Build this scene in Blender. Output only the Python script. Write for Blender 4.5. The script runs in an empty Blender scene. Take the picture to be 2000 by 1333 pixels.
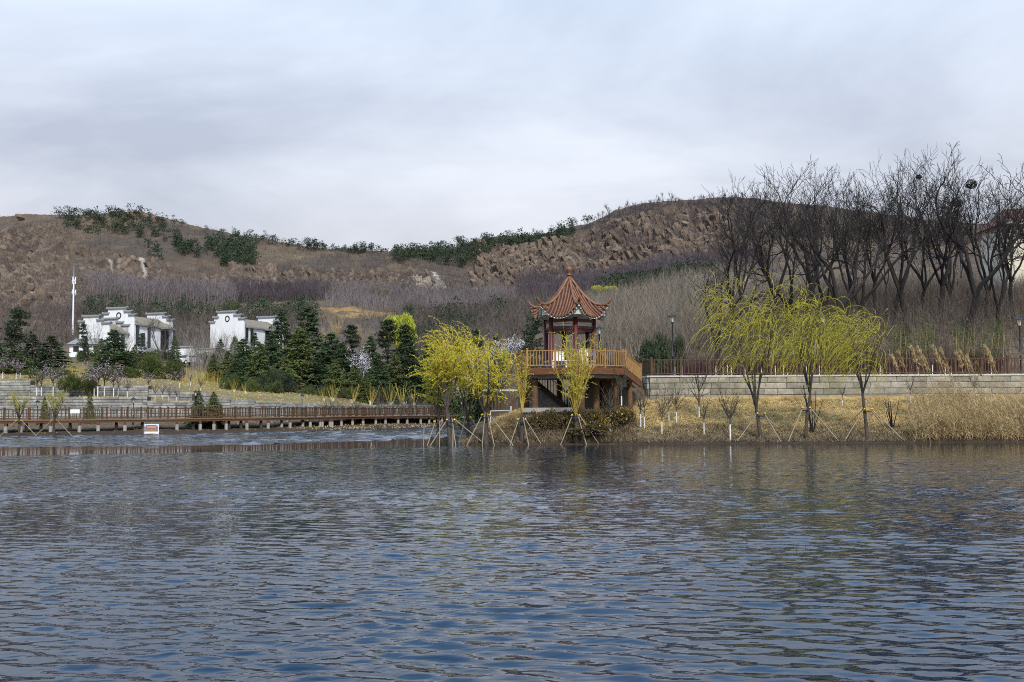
import bpy, math, random
import numpy as np
from mathutils import Matrix, Vector

# ------------------------------------------------------------------ camera, sky, sun, exposure
S = bpy.context.scene
COL = S.collection
FPX, TILT, ROLL, CAMZ = 2200.0, math.atan(138.5 / 2200.0), math.radians(0.30), 1.77
cam_d = bpy.data.cameras.new('camera')
cam_d.sensor_fit = 'HORIZONTAL'; cam_d.sensor_width = 36.0; cam_d.lens = 36.0 * FPX / 2000.0
cam_d.clip_start = 0.1; cam_d.clip_end = 20000.0
cam = bpy.data.objects.new('camera', cam_d); COL.objects.link(cam)
ROT = Matrix.Rotation(math.pi / 2 + TILT, 3, 'X') @ Matrix.Rotation(-ROLL, 3, 'Z')
cam.matrix_world = Matrix.Translation((0, 0, CAMZ)) @ ROT.to_4x4()
S.camera = cam

SUN_EL, SUN_AZ = math.radians(47), math.radians(166)     # azimuth clockwise from +Y: behind the viewer
W = bpy.data.worlds.new('World'); S.world = W; W.use_nodes = True
nt = W.node_tree; nt.nodes.clear()
def wn(t, **k):
    n = nt.nodes.new(t)
    for a, b in k.items(): setattr(n, a, b)
    return n
def wl(a, b): nt.links.new(a, b)
sky = wn('ShaderNodeTexSky', sky_type='NISHITA', sun_disc=False)
sky.sun_elevation = SUN_EL; sky.sun_rotation = SUN_AZ; sky.air_density = 1.0; sky.dust_density = 1.5
tc = wn('ShaderNodeTexCoord')
sep = wn('ShaderNodeSeparateXYZ'); wl(tc.outputs['Generated'], sep.inputs[0])
zz = wn('ShaderNodeMath', operation='MAXIMUM'); wl(sep.outputs['Z'], zz.inputs[0]); zz.inputs[1].default_value = 0.0
za = wn('ShaderNodeMath', operation='ADD'); wl(zz.outputs[0], za.inputs[0]); za.inputs[1].default_value = 0.22
dv = wn('ShaderNodeVectorMath', operation='DIVIDE'); wl(tc.outputs['Generated'], dv.inputs[0])
cmb = wn('ShaderNodeCombineXYZ')
for i in range(3): wl(za.outputs[0], cmb.inputs[i])
wl(cmb.outputs[0], dv.inputs[1])
mp = wn('ShaderNodeMapping'); wl(dv.outputs[0], mp.inputs[0])
mp.inputs['Scale'].default_value = (0.62, 0.80, 0.5); mp.inputs['Location'].default_value = (1.7, 3.1, 0.4)
mp.inputs['Rotation'].default_value = (0, 0, math.radians(24))
n1 = wn('ShaderNodeTexNoise'); wl(mp.outputs[0], n1.inputs['Vector'])
n1.inputs['Scale'].default_value = 1.5; n1.inputs['Detail'].default_value = 7; n1.inputs['Roughness'].default_value = 0.56; n1.inputs['Distortion'].default_value = 0.4
cr = wn('ShaderNodeValToRGB'); wl(n1.outputs[0], cr.inputs[0])
cr.color_ramp.elements[0].position = 0.34; cr.color_ramp.elements[0].color = (4.35, 4.6, 5.1, 1)
cr.color_ramp.elements[1].position = 0.66; cr.color_ramp.elements[1].color = (7.1, 7.25, 7.45, 1)
# overcast: brighter and bluer with height
el = wn('ShaderNodeValToRGB'); wl(zz.outputs[0], el.inputs[0])
e = el.color_ramp.elements
e[0].position = 0.0; e[0].color = (0.80, 0.765, 0.78, 1)
e[1].position = 1.0; e[1].color = (0.66, 1.0, 1.52, 1)
k = el.color_ramp.elements.new(0.14); k.color = (0.87, 0.86, 0.89, 1)
k = el.color_ramp.elements.new(0.36); k.color = (0.97, 1.07, 1.21, 1)
k = el.color_ramp.elements.new(0.46); k.color = (0.68, 1.04, 1.60, 1)
mul = wn('ShaderNodeMixRGB', blend_type='MULTIPLY'); mul.inputs[0].default_value = 1.0
wl(cr.outputs[0], mul.inputs[1]); wl(el.outputs[0], mul.inputs[2])
mx = wn('ShaderNodeMixRGB'); mx.inputs[0].default_value = 0.93
wl(sky.outputs[0], mx.inputs[1]); wl(mul.outputs[0], mx.inputs[2])
bg = wn('ShaderNodeBackground'); bg.inputs[1].default_value = 0.105; wl(mx.outputs[0], bg.inputs[0])
wo = wn('ShaderNodeOutputWorld'); wl(bg.outputs[0], wo.inputs[0])

sun_d = bpy.data.lights.new('sun', 'SUN'); sun_d.energy = 3.0; sun_d.angle = math.radians(7); sun_d.color = (1.0, 0.95, 0.87)
sun = bpy.data.objects.new('sun', sun_d); COL.objects.link(sun)
sdir = Vector((math.sin(SUN_AZ) * math.cos(SUN_EL), math.cos(SUN_AZ) * math.cos(SUN_EL), math.sin(SUN_EL)))
sun.rotation_euler = sdir.to_track_quat('Z', 'Y').to_euler()
S.view_settings.view_transform = 'Standard'; S.view_settings.look = 'None'
S.view_settings.exposure = 0.40; S.view_settings.gamma = 1.0; S.view_settings.use_curve_mapping = False
S.cycles.max_bounces = 5; S.cycles.diffuse_bounces = 2; S.cycles.glossy_bounces = 3
S.cycles.transparent_max_bounces = 6; S.cycles.transmission_bounces = 3
S.cycles.use_denoising = False
S.cycles.filter_width = 1.0

# ------------------------------------------------------------------ helpers
def at(px, py, Y):
    """the point at depth Y (metres ahead) seen at photo pixel (px, py)"""
    d = ROT @ Vector(((px - 1000.0) / FPX, (666.5 - py) / FPX, -1.0))
    d = d * (Y / d.y)
    return Vector((d.x, d.y, CAMZ + d.z))
def zpix(px, py, Y): return at(px, py, Y).z
def water_at(px, py):
    d = ROT @ Vector(((px - 1000.0) / FPX, (666.5 - py) / FPX, -1.0))
    t = -CAMZ / d.z
    return d.x * t, d.y * t
def rs(seed): return np.random.RandomState(seed)

class G:
    """collects geometry for ONE mesh"""
    def __init__(s): s.V = []; s.F = []; s.n = 0; s.M = []
    def add(s, V, F, m=0):
        V = np.asarray(V, float).reshape(-1, 3); F = np.asarray(F, int)
        s.V.append(V); s.F.append(F + s.n); s.n += len(V); s.M.append((len(F), m))
        return s
    def box(s, c, size, rot=0.0, m=0, top=1.0):
        x, y, z = [v / 2.0 for v in size]
        t = top
        P = np.array([[-x,-y,-z],[x,-y,-z],[x,y,-z],[-x,y,-z],[-x*t,-y*t,z],[x*t,-y*t,z],[x*t,y*t,z],[-x*t,y*t,z]])
        if rot:
            cs, sn = math.cos(rot), math.sin(rot)
            P = np.stack([P[:,0]*cs - P[:,1]*sn, P[:,0]*sn + P[:,1]*cs, P[:,2]], 1)
        return s.add(P + np.array(c), [[0,3,2,1],[4,5,6,7],[0,1,5,4],[1,2,6,5],[2,3,7,6],[3,0,4,7]], m)
    def bar(s, a, b, w, h, m=0):
        """box beam from a to b, w wide and h high"""
        a = np.array(a, float); b = np.array(b, float); d = b - a; L = np.linalg.norm(d); d = d / L
        up = np.array([0, 0, 1.0]) if abs(d[2]) < 0.95 else np.array([1.0, 0, 0])
        r = np.cross(d, up); r /= np.linalg.norm(r); u = np.cross(r, d)
        P = []
        for q in (a, b):
            for i, j in ((-1,-1),(1,-1),(1,1),(-1,1)): P.append(q + r*i*w/2 + u*j*h/2)
        return s.add(P, [[0,1,2,3],[7,6,5,4],[0,4,5,1],[1,5,6,2],[2,6,7,3],[3,7,4,0]], m)
    def tube(s, P, R, n=5, cap=False, m=0):
        P = np.asarray(P, float); k = len(P); R = np.broadcast_to(np.asarray(R, float), (k,))
        T = np.empty_like(P); T[1:-1] = P[2:] - P[:-2]; T[0] = P[1] - P[0]; T[-1] = P[-1] - P[-2]
        T /= (np.linalg.norm(T, axis=1)[:, None] + 1e-9)
        ref = np.array([0.31, 0.17, 0.93]) if abs(T[0,2]) < 0.8 else np.array([0.93, 0.2, 0.3])
        A = np.cross(T, ref); A /= (np.linalg.norm(A, axis=1)[:, None] + 1e-9); B = np.cross(T, A)
        th = np.arange(n) * 2 * math.pi / n
        V = P[:,None,:] + R[:,None,None] * (np.cos(th)[None,:,None]*A[:,None,:] + np.sin(th)[None,:,None]*B[:,None,:])
        i = np.arange(k-1)[:,None]*n; j = np.arange(n)[None,:]; j2 = (j+1) % n
        F = np.stack([i+j, i+j2, i+n+j2, i+n+j], 2).reshape(-1, 4)
        s.add(V.reshape(-1,3), F, m)
        if cap:
            b = V.reshape(-1,3)
            for q in (0, k-1):
                ring = b[q*n:(q+1)*n]
                c = ring.mean(0)
                s.add(np.vstack([ring, c]), [[x, (x+1) % n, n] for x in range(n)], m)
        return s
    def lathe(s, prof, c=(0,0,0), n=16, m=0):
        V = []
        for r, z in prof:
            for q in range(n):
                a = 2*math.pi*q/n; V.append((c[0]+r*math.cos(a), c[1]+r*math.sin(a), c[2]+z))
        F = [[i*n+q, i*n+(q+1)%n, (i+1)*n+(q+1)%n, (i+1)*n+q] for i in range(len(prof)-1) for q in range(n)]
        return s.add(V, F, m)
    def leaves(s, P, D, L, Wd, rng, m=0):
        """flat pointed leaf faces at P along direction D"""
        n = len(P); D = D / (np.linalg.norm(D, axis=1)[:,None] + 1e-9)
        q = rng.normal(size=(n,3)); Sd = np.cross(D, q); Sd /= (np.linalg.norm(Sd, axis=1)[:,None] + 1e-9)
        L = np.broadcast_to(L, (n,))[:,None]; Wd = np.broadcast_to(Wd, (n,))[:,None]
        V = np.stack([P, P + D*L*0.5 + Sd*Wd*0.5, P + D*L, P + D*L*0.5 - Sd*Wd*0.5], 1).reshape(-1,3)
        F = np.arange(n*4).reshape(-1,4)
        return s.add(V, F, m)
    def ribbons(s, P, D, L, Wd, rng, bend=(0,0,-0.4), seg=2, m=0):
        n = len(P); D = D / (np.linalg.norm(D, axis=1)[:,None] + 1e-9)
        L = np.broadcast_to(L, (n,))[:,None]; Wd = np.broadcast_to(Wd, (n,))[:,None]
        a = rng.uniform(0, math.pi, n); Sd = np.stack([np.cos(a), np.sin(a), 0*a], 1)
        bend = np.asarray(bend, float)
        V = []
        for k in range(seg):
            t = k / seg
            c = P + D*L*t + bend*L*t*t
            w = Wd*(1 - 0.55*t)
            V += [c - Sd*w/2, c + Sd*w/2]
        V.append(P + D*L + bend*L)
        V = np.stack(V, 1); m_ = V.shape[1]
        base = np.arange(n)[:,None]*m_
        for k in range(seg-1):
            f = base + np.array([2*k, 2*k+1, 2*k+3, 2*k+2])[None]
            s.F.append(f + s.n); s.M.append((n, m))
        f = base + np.array([2*seg-2, 2*seg-1, 2*seg])[None]
        s.F.append(f + s.n); s.M.append((n, m))
        s.V.append(V.reshape(-1,3)); s.n += n*m_
        return s
    def mesh(s, name, mats, smooth=False):
        me = bpy.data.meshes.new(name)
        V = np.vstack(s.V); F = []
        for f in s.F: F += f.tolist()
        me.from_pydata(V.tolist(), [], F)
        mats = mats if isinstance(mats, (list, tuple)) else [mats]
        for m_ in mats: me.materials.append(m_)
        if len(mats) > 1:
            idx = np.concatenate([np.full(n, m_) for n, m_ in s.M])
            me.polygons.foreach_set('material_index', idx.astype(np.int32))
        if smooth: me.polygons.foreach_set('use_smooth', np.ones(len(me.polygons), bool))
        me.update()
        return me
    def obj(s, name, mats, parent=None, smooth=False):
        return link(name, s.mesh(name, mats, smooth), parent)

def link(name, me, parent=None, loc=None):
    o = bpy.data.objects.new(name, me); COL.objects.link(o)
    if parent is not None: o.parent = parent
    if loc is not None: o.location = loc
    return o
def tag(o, label=None, cat=None, group=None, kind=None):
    if label: o['label'] = label
    if cat: o['category'] = cat
    if group: o['group'] = group
    if kind: o['kind'] = kind
    return o
def thing(name, label, cat, loc=(0,0,0), rz=0.0, group=None, scale=None):
    o = bpy.data.objects.new(name, None); COL.objects.link(o)
    o.empty_display_size = 0.2
    o.location = loc; o.rotation_euler = (0,0,rz)
    if scale is not None: o.scale = scale if hasattr(scale, '__len__') else (scale,)*3
    return tag(o, label, cat, group)
ORD = ('first second third fourth fifth sixth seventh eighth ninth tenth eleventh twelfth thirteenth fourteenth fifteenth sixteenth seventeenth '
       'eighteenth nineteenth twentieth').split()
_tens = {2: 'twenty', 3: 'thirty', 4: 'forty', 5: 'fifty', 6: 'sixty', 7: 'seventy'}
def nth(i):
    if i < 20: return ORD[i]
    a, b = divmod(i + 1, 10)
    return (_tens[a][:-1] + 'ieth') if b == 0 else _tens[a] + '-' + ORD[b-1]

# value noise in numpy
class VN:
    def __init__(s, seed): s.t = rs(seed).rand(256, 256)
    def __call__(s, x, y):
        xi = np.floor(x).astype(int); yi = np.floor(y).astype(int); fx = x - xi; fy = y - yi
        fx = fx*fx*(3-2*fx); fy = fy*fy*(3-2*fy); t = s.t
        a = t[xi & 255, yi & 255]; b = t[(xi+1) & 255, yi & 255]; c = t[xi & 255, (yi+1) & 255]; d = t[(xi+1) & 255, (yi+1) & 255]
        return (a*(1-fx)+b*fx)*(1-fy) + (c*(1-fx)+d*fx)*fy
    def fbm(s, x, y, o=4):
        v = 0; a = 0.5
        for i in range(o): v = v + a*s(x*2**i + 17.3*i, y*2**i + 9.1*i); a *= 0.5
        return v / (1 - 0.5**o)
    def ridge(s, x, y, o=4):
        v = 0; a = 0.5
        for i in range(o): v = v + a*(1 - np.abs(2*s(x*2**i + 5.3*i, y*2**i + 7.7*i) - 1)); a *= 0.5
        return v / (1 - 0.5**o)
N1, N2, N3 = VN(11), VN(22), VN(33)

# ------------------------------------------------------------------ materials
def mat(name, col, rough=0.9, var=0.25, scale=3.0, bump=0.0, bscale=20.0, rnd=0.0, col2=None, metal=0.0, trans=0.0, stretch=None, detail=4.0, attr=None, spec=0.3, coords='pos'):
    m = bpy.data.materials.new(name); m.use_nodes = True; t = m.node_tree; t.nodes.clear()
    N = t.nodes.new; L = t.links.new
    out = N('ShaderNodeOutputMaterial'); p = N('ShaderNodeBsdfPrincipled')
    p.inputs['Roughness'].default_value = rough; p.inputs['Metallic'].default_value = metal
    p.inputs['Specular IOR Level'].default_value = spec
    if coords == 'pos':
        g = N('ShaderNodeNewGeometry'); vec = g.outputs['Position']
    else:
        g = N('ShaderNodeTexCoord'); vec = g.outputs['Object']
    if stretch:
        mp_ = N('ShaderNodeMapping'); mp_.inputs['Scale'].default_value = stretch; L(vec, mp_.inputs[0]); vec = mp_.outputs[0]
    nz = N('ShaderNodeTexNoise'); nz.inputs['Scale'].default_value = scale; nz.inputs['Detail'].default_value = detail; nz.inputs['Roughness'].default_value = 0.65
    L(vec, nz.inputs['Vector'])
    mr = N('ShaderNodeMapRange'); L(nz.outputs[0], mr.inputs[0]); mr.inputs[1].default_value = 0.28; mr.inputs[2].default_value = 0.72
    mixn = N('ShaderNodeMixRGB'); L(mr.outputs[0], mixn.inputs[0])
    c = np.array(col); c2 = np.array(col2) if col2 is not None else c*(1+var); c1 = c*(1-var) if col2 is None else c
    mixn.inputs[1].default_value = (*c1, 1); mixn.inputs[2].default_value = (*c2, 1)
    cur = mixn.outputs[0]
    if attr:
        a = N('ShaderNodeAttribute'); a.attribute_name = attr
        mm = N('ShaderNodeMixRGB'); mm.blend_type = 'MULTIPLY'; mm.inputs[0].default_value = 1.0
        L(a.outputs['Color'], mm.inputs[1]); L(cur, mm.inputs[2]); cur = mm.outputs[0]
    if rnd:
        oi = N('ShaderNodeObjectInfo'); r2 = N('ShaderNodeMapRange'); L(oi.outputs['Random'], r2.inputs[0])
        r2.inputs[3].default_value = 1-rnd; r2.inputs[4].default_value = 1+rnd
        hs = N('ShaderNodeHueSaturation'); L(r2.outputs[0], hs.inputs['Value']); L(cur, hs.inputs['Color']); cur = hs.outputs[0]
    L(cur, p.inputs['Base Color'])
    if bump:
        nb = N('ShaderNodeTexNoise'); nb.inputs['Scale'].default_value = bscale; nb.inputs['Detail'].default_value = 5; nb.inputs['Roughness'].default_value = 0.7
        L(vec, nb.inputs['Vector'])
        b = N('ShaderNodeBump'); b.inputs['Strength'].default_value = 1.0; b.inputs['Distance'].default_value = bump
        L(nb.outputs[0], b.inputs['Height']); L(b.outputs[0], p.inputs['Normal'])
    if trans:
        tr = N('ShaderNodeBsdfTranslucent'); L(cur, tr.inputs['Color'])
        ms = N('ShaderNodeMixShader'); ms.inputs[0].default_value = trans
        L(p.outputs[0], ms.inputs[1]); L(tr.outputs[0], ms.inputs[2]); L(ms.outputs[0], out.inputs[0])
    else:
        L(p.outputs[0], out.inputs[0])
    return m

M = {}
M['bark'] = mat('bark', (0.075, 0.062, 0.05), 0.95, 0.45, 6, 0.01, 30)
M['dark_bark'] = mat('dark_bark', (0.022, 0.018, 0.016), 0.95, 0.4, 3, 0.01, 30)
M['twig'] = mat('twig', (0.028, 0.023, 0.020), 0.95, 0.35, 1.2)
M['sap_bark'] = mat('sapling_bark', (0.085, 0.07, 0.052), 0.95, 0.35, 8)
M['grey_twig'] = mat('grey_twig', (0.20, 0.175, 0.15), 0.95, 0.4, 0.8)
M['whitewash'] = mat('whitewash', (0.72, 0.72, 0.69), 0.9, 0.12, 20)
M['willow_leaf'] = mat('willow_leaf', (0.31, 0.285, 0.03), 0.8, 0.35, 1.6, col2=(0.58, 0.51, 0.065), trans=0.3)
M['yellow_leaf'] = mat('yellow_leaf', (0.48, 0.43, 0.025), 0.8, 0.3, 1.6, col2=(0.74, 0.66, 0.05), trans=0.3)
M['gold_stem'] = mat('gold_stem', (0.34, 0.23, 0.05), 0.7, 0.3, 3, col2=(0.54, 0.41, 0.07))
M['bright_leaf'] = mat('bright_leaf', (0.30, 0.33, 0.03), 0.8, 0.3, 0.8, col2=(0.46, 0.48, 0.05), trans=0.3)
M['cedar'] = mat('cedar_needle', (0.032, 0.055, 0.022), 0.85, 0.4, 0.6, col2=(0.09, 0.13, 0.05), rnd=0.3, trans=0.15)
M['light_cedar'] = mat('light_cedar_needle', (0.06, 0.09, 0.027), 0.85, 0.4, 0.6, col2=(0.17, 0.19, 0.055), rnd=0.25, trans=0.15)
M['pine'] = mat('pine_needle', (0.018, 0.03, 0.016), 0.85, 0.4, 0.6, col2=(0.055, 0.075, 0.036), rnd=0.3, trans=0.1)
M['shrub'] = mat('shrub_leaf', (0.05, 0.075, 0.02), 0.8, 0.4, 1.2, col2=(0.125, 0.14, 0.035), rnd=0.2, trans=0.2)
M['hedge'] = mat('hedge_leaf', (0.05, 0.042, 0.026), 0.8, 0.4, 2.5, col2=(0.17, 0.125, 0.05), trans=0.15)
M['petal'] = mat('yellow_petal', (0.55, 0.36, 0.02), 0.8, 0.25, 3, trans=0.2)
M['maroon_twig'] = mat('maroon_twig', (0.055, 0.022, 0.026), 0.95, 0.35, 1.0)
M['blossom'] = mat('blossom', (0.30, 0.22, 0.26), 0.85, 0.2, 2, col2=(0.52, 0.42, 0.47), trans=0.2)
M['pale_blossom'] = mat('pale_blossom', (0.58, 0.53, 0.55), 0.85, 0.2, 2, col2=(0.78, 0.74, 0.76), trans=0.2)
M['pole'] = mat('pole_wood', (0.30, 0.245, 0.175), 0.85, 0.3, 8)
M['reed'] = mat('reed', (0.36, 0.26, 0.12), 0.9, 0.3, 1.5, col2=(0.58, 0.44, 0.23), trans=0.2)
M['dry_grass'] = mat('dry_grass', (0.34, 0.235, 0.09), 0.95, 0.3, 0.9, col2=(0.76, 0.60, 0.30), trans=0.15)
M['grey_grass'] = mat('grey_grass', (0.16, 0.125, 0.08), 0.95, 0.3, 2.0, col2=(0.32, 0.25, 0.15))
M['red_wood'] = mat('maroon_column', (0.085, 0.017, 0.014), 0.5, 0.2, 4, spec=0.4)
M['tile'] = mat('glazed_tile', (0.105, 0.043, 0.020), 0.55, 0.35, 3.5, col2=(0.26, 0.11, 0.047), spec=0.5)
M['pan_tile'] = mat('pan_tile', (0.055, 0.022, 0.012), 0.6, 0.35, 7)
M['cream'] = mat('cream_paint', (0.60, 0.58, 0.50), 0.75, 0.1, 4)
M['timber'] = mat('timber_log', (0.15, 0.062, 0.026), 0.7, 0.35, 5, 0.01, 12, stretch=(0.4, 0.4, 4))
M['post_wood'] = mat('post_wood', (0.125, 0.066, 0.030), 0.7, 0.35, 3, 0.005, 20)
M['rail_gold'] = mat('rail_ochre', (0.36, 0.20, 0.07), 0.65, 0.25, 6)
M['fence_brown'] = mat('fence_brown', (0.085, 0.047, 0.025), 0.7, 0.3, 4)
M['pile_red'] = mat('pile_red', (0.13, 0.055, 0.035), 0.8, 0.3, 4)
M['concrete'] = mat('concrete', (0.33, 0.31, 0.28), 0.9, 0.2, 3, 0.004, 30)
M['dark_concrete'] = mat('dark_concrete', (0.16, 0.155, 0.15), 0.9, 0.25, 2)
M['deck'] = mat('deck_board', (0.20, 0.12, 0.07), 0.8, 0.3, 4)
M['stone'] = mat('wall_stone', (0.19, 0.17, 0.13), 0.92, 0.3, 1.8, 0.03, 9, rnd=0.24, col2=(0.39, 0.355, 0.28))
M['grey_stone'] = mat('grey_wall_stone', (0.16, 0.157, 0.147), 0.92, 0.3, 1.6, 0.02, 6, rnd=0.30, col2=(0.37, 0.355, 0.32))
M['mortar'] = mat('mortar', (0.085, 0.075, 0.06), 0.95, 0.2, 4)
M['coping'] = mat('coping_stone', (0.52, 0.50, 0.45), 0.9, 0.15, 4)
M['lamp_metal'] = mat('lamp_metal', (0.018, 0.019, 0.022), 0.5, 0.1, 4, spec=0.5)
M['lamp_glass'] = mat('lamp_glass', (0.55, 0.53, 0.45), 0.4, 0.1, 4)
M['plaster'] = mat('white_plaster', (0.66, 0.66, 0.64), 0.9, 0.06, 0.9, col2=(0.82, 0.82, 0.81), stretch=(1, 1, 0.3))
M['cream_wall'] = mat('cream_wall', (0.62, 0.56, 0.43), 0.9, 0.12, 0.5)
M['roof_grey'] = mat('roof_grey', (0.26, 0.235, 0.19), 0.9, 0.2, 1.5, 0.03, 6)
M['coping_dark'] = mat('gable_coping', (0.22, 0.225, 0.22), 0.85, 0.2, 3)
M['window'] = mat('window_glass', (0.02, 0.022, 0.026), 0.25, 0.2, 2, spec=0.5)
M['window_frame'] = mat('window_frame', (0.035, 0.03, 0.03), 0.6, 0.1, 2)
M['red_roof'] = mat('red_roof_tile', (0.17, 0.085, 0.065), 0.85, 0.3, 3, 0.03, 5)
M['white_metal'] = mat('white_metal', (0.75, 0.75, 0.76), 0.45, 0.05, 3)
M['car_paint'] = mat('car_paint', (0.78, 0.78, 0.78), 0.25, 0.02, 1, spec=0.6)
M['rubber'] = mat('rubber', (0.02, 0.02, 0.02), 0.9, 0.1, 4)
M['ledge'] = mat('ledge_rock', (0.070, 0.054, 0.043), 0.95, 0.4, 0.30, 0.3, 1.6, col2=(0.25, 0.18, 0.128))
M['rock'] = mat('rock', (0.11, 0.072, 0.05), 0.95, 0.4, 0.5, 0.35, 1.4, col2=(0.28, 0.19, 0.13))
M['pale_rock'] = mat('pale_rock', (0.19, 0.145, 0.105), 0.95, 0.3, 0.5, 0.3, 1.1, col2=(0.40, 0.34, 0.27))
M['scrub'] = mat('scrub_twig', (0.058, 0.047, 0.042), 0.97, 0.4, 0.05, col2=(0.155, 0.122, 0.10))
M['purple_twig'] = mat('purple_twig', (0.12, 0.10, 0.098), 0.97, 0.25, 0.06, col2=(0.22, 0.185, 0.178))
M['dark_purple_twig'] = mat('dark_purple_twig', (0.06, 0.048, 0.052), 0.97, 0.25, 0.06, col2=(0.12, 0.095, 0.10))
M['tan_twig'] = mat('tan_twig', (0.10, 0.082, 0.064), 0.97, 0.3, 0.25, col2=(0.28, 0.235, 0.18))
M['wood_twig'] = mat('wood_twig', (0.062, 0.048, 0.039), 0.97, 0.3, 0.4, col2=(0.18, 0.14, 0.108))
M['blue'] = mat('blue_paint', (0.03, 0.07, 0.32), 0.6, 0.1, 3)
M['sky_print'] = mat('sky_print', (0.45, 0.62, 0.72), 0.5, 0.1, 3)
M['brown_print'] = mat('brown_print', (0.33, 0.22, 0.11), 0.5, 0.3, 6)
M['orange_print'] = mat('orange_print', (0.62, 0.28, 0.16), 0.5, 0.3, 8)
M['white_print'] = mat('white_print', (0.8, 0.8, 0.82), 0.5, 0.05, 3)
M['tie_blue'] = mat('tie_blue', (0.02, 0.035, 0.09), 0.8, 0.2, 3)
M['tie_yellow'] = mat('tie_yellow', (0.72, 0.50, 0.01), 0.7, 0.1, 3)
M['skin'] = mat('skin', (0.46, 0.28, 0.20), 0.6, 0.05, 5)
M['white_cloth'] = mat('white_cloth', (0.76, 0.76, 0.76), 0.9, 0.08, 8)
M['blue_cloth'] = mat('blue_cloth', (0.08, 0.16, 0.34), 0.9, 0.15, 8)
M['dark_cloth'] = mat('dark_cloth', (0.02, 0.02, 0.03), 0.9, 0.15, 8)
M['tan_cloth'] = mat('tan_cloth', (0.30, 0.17, 0.08), 0.9, 0.15, 8)
M['hair'] = mat('hair', (0.012, 0.01, 0.009), 0.6, 0.1, 8)

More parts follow.
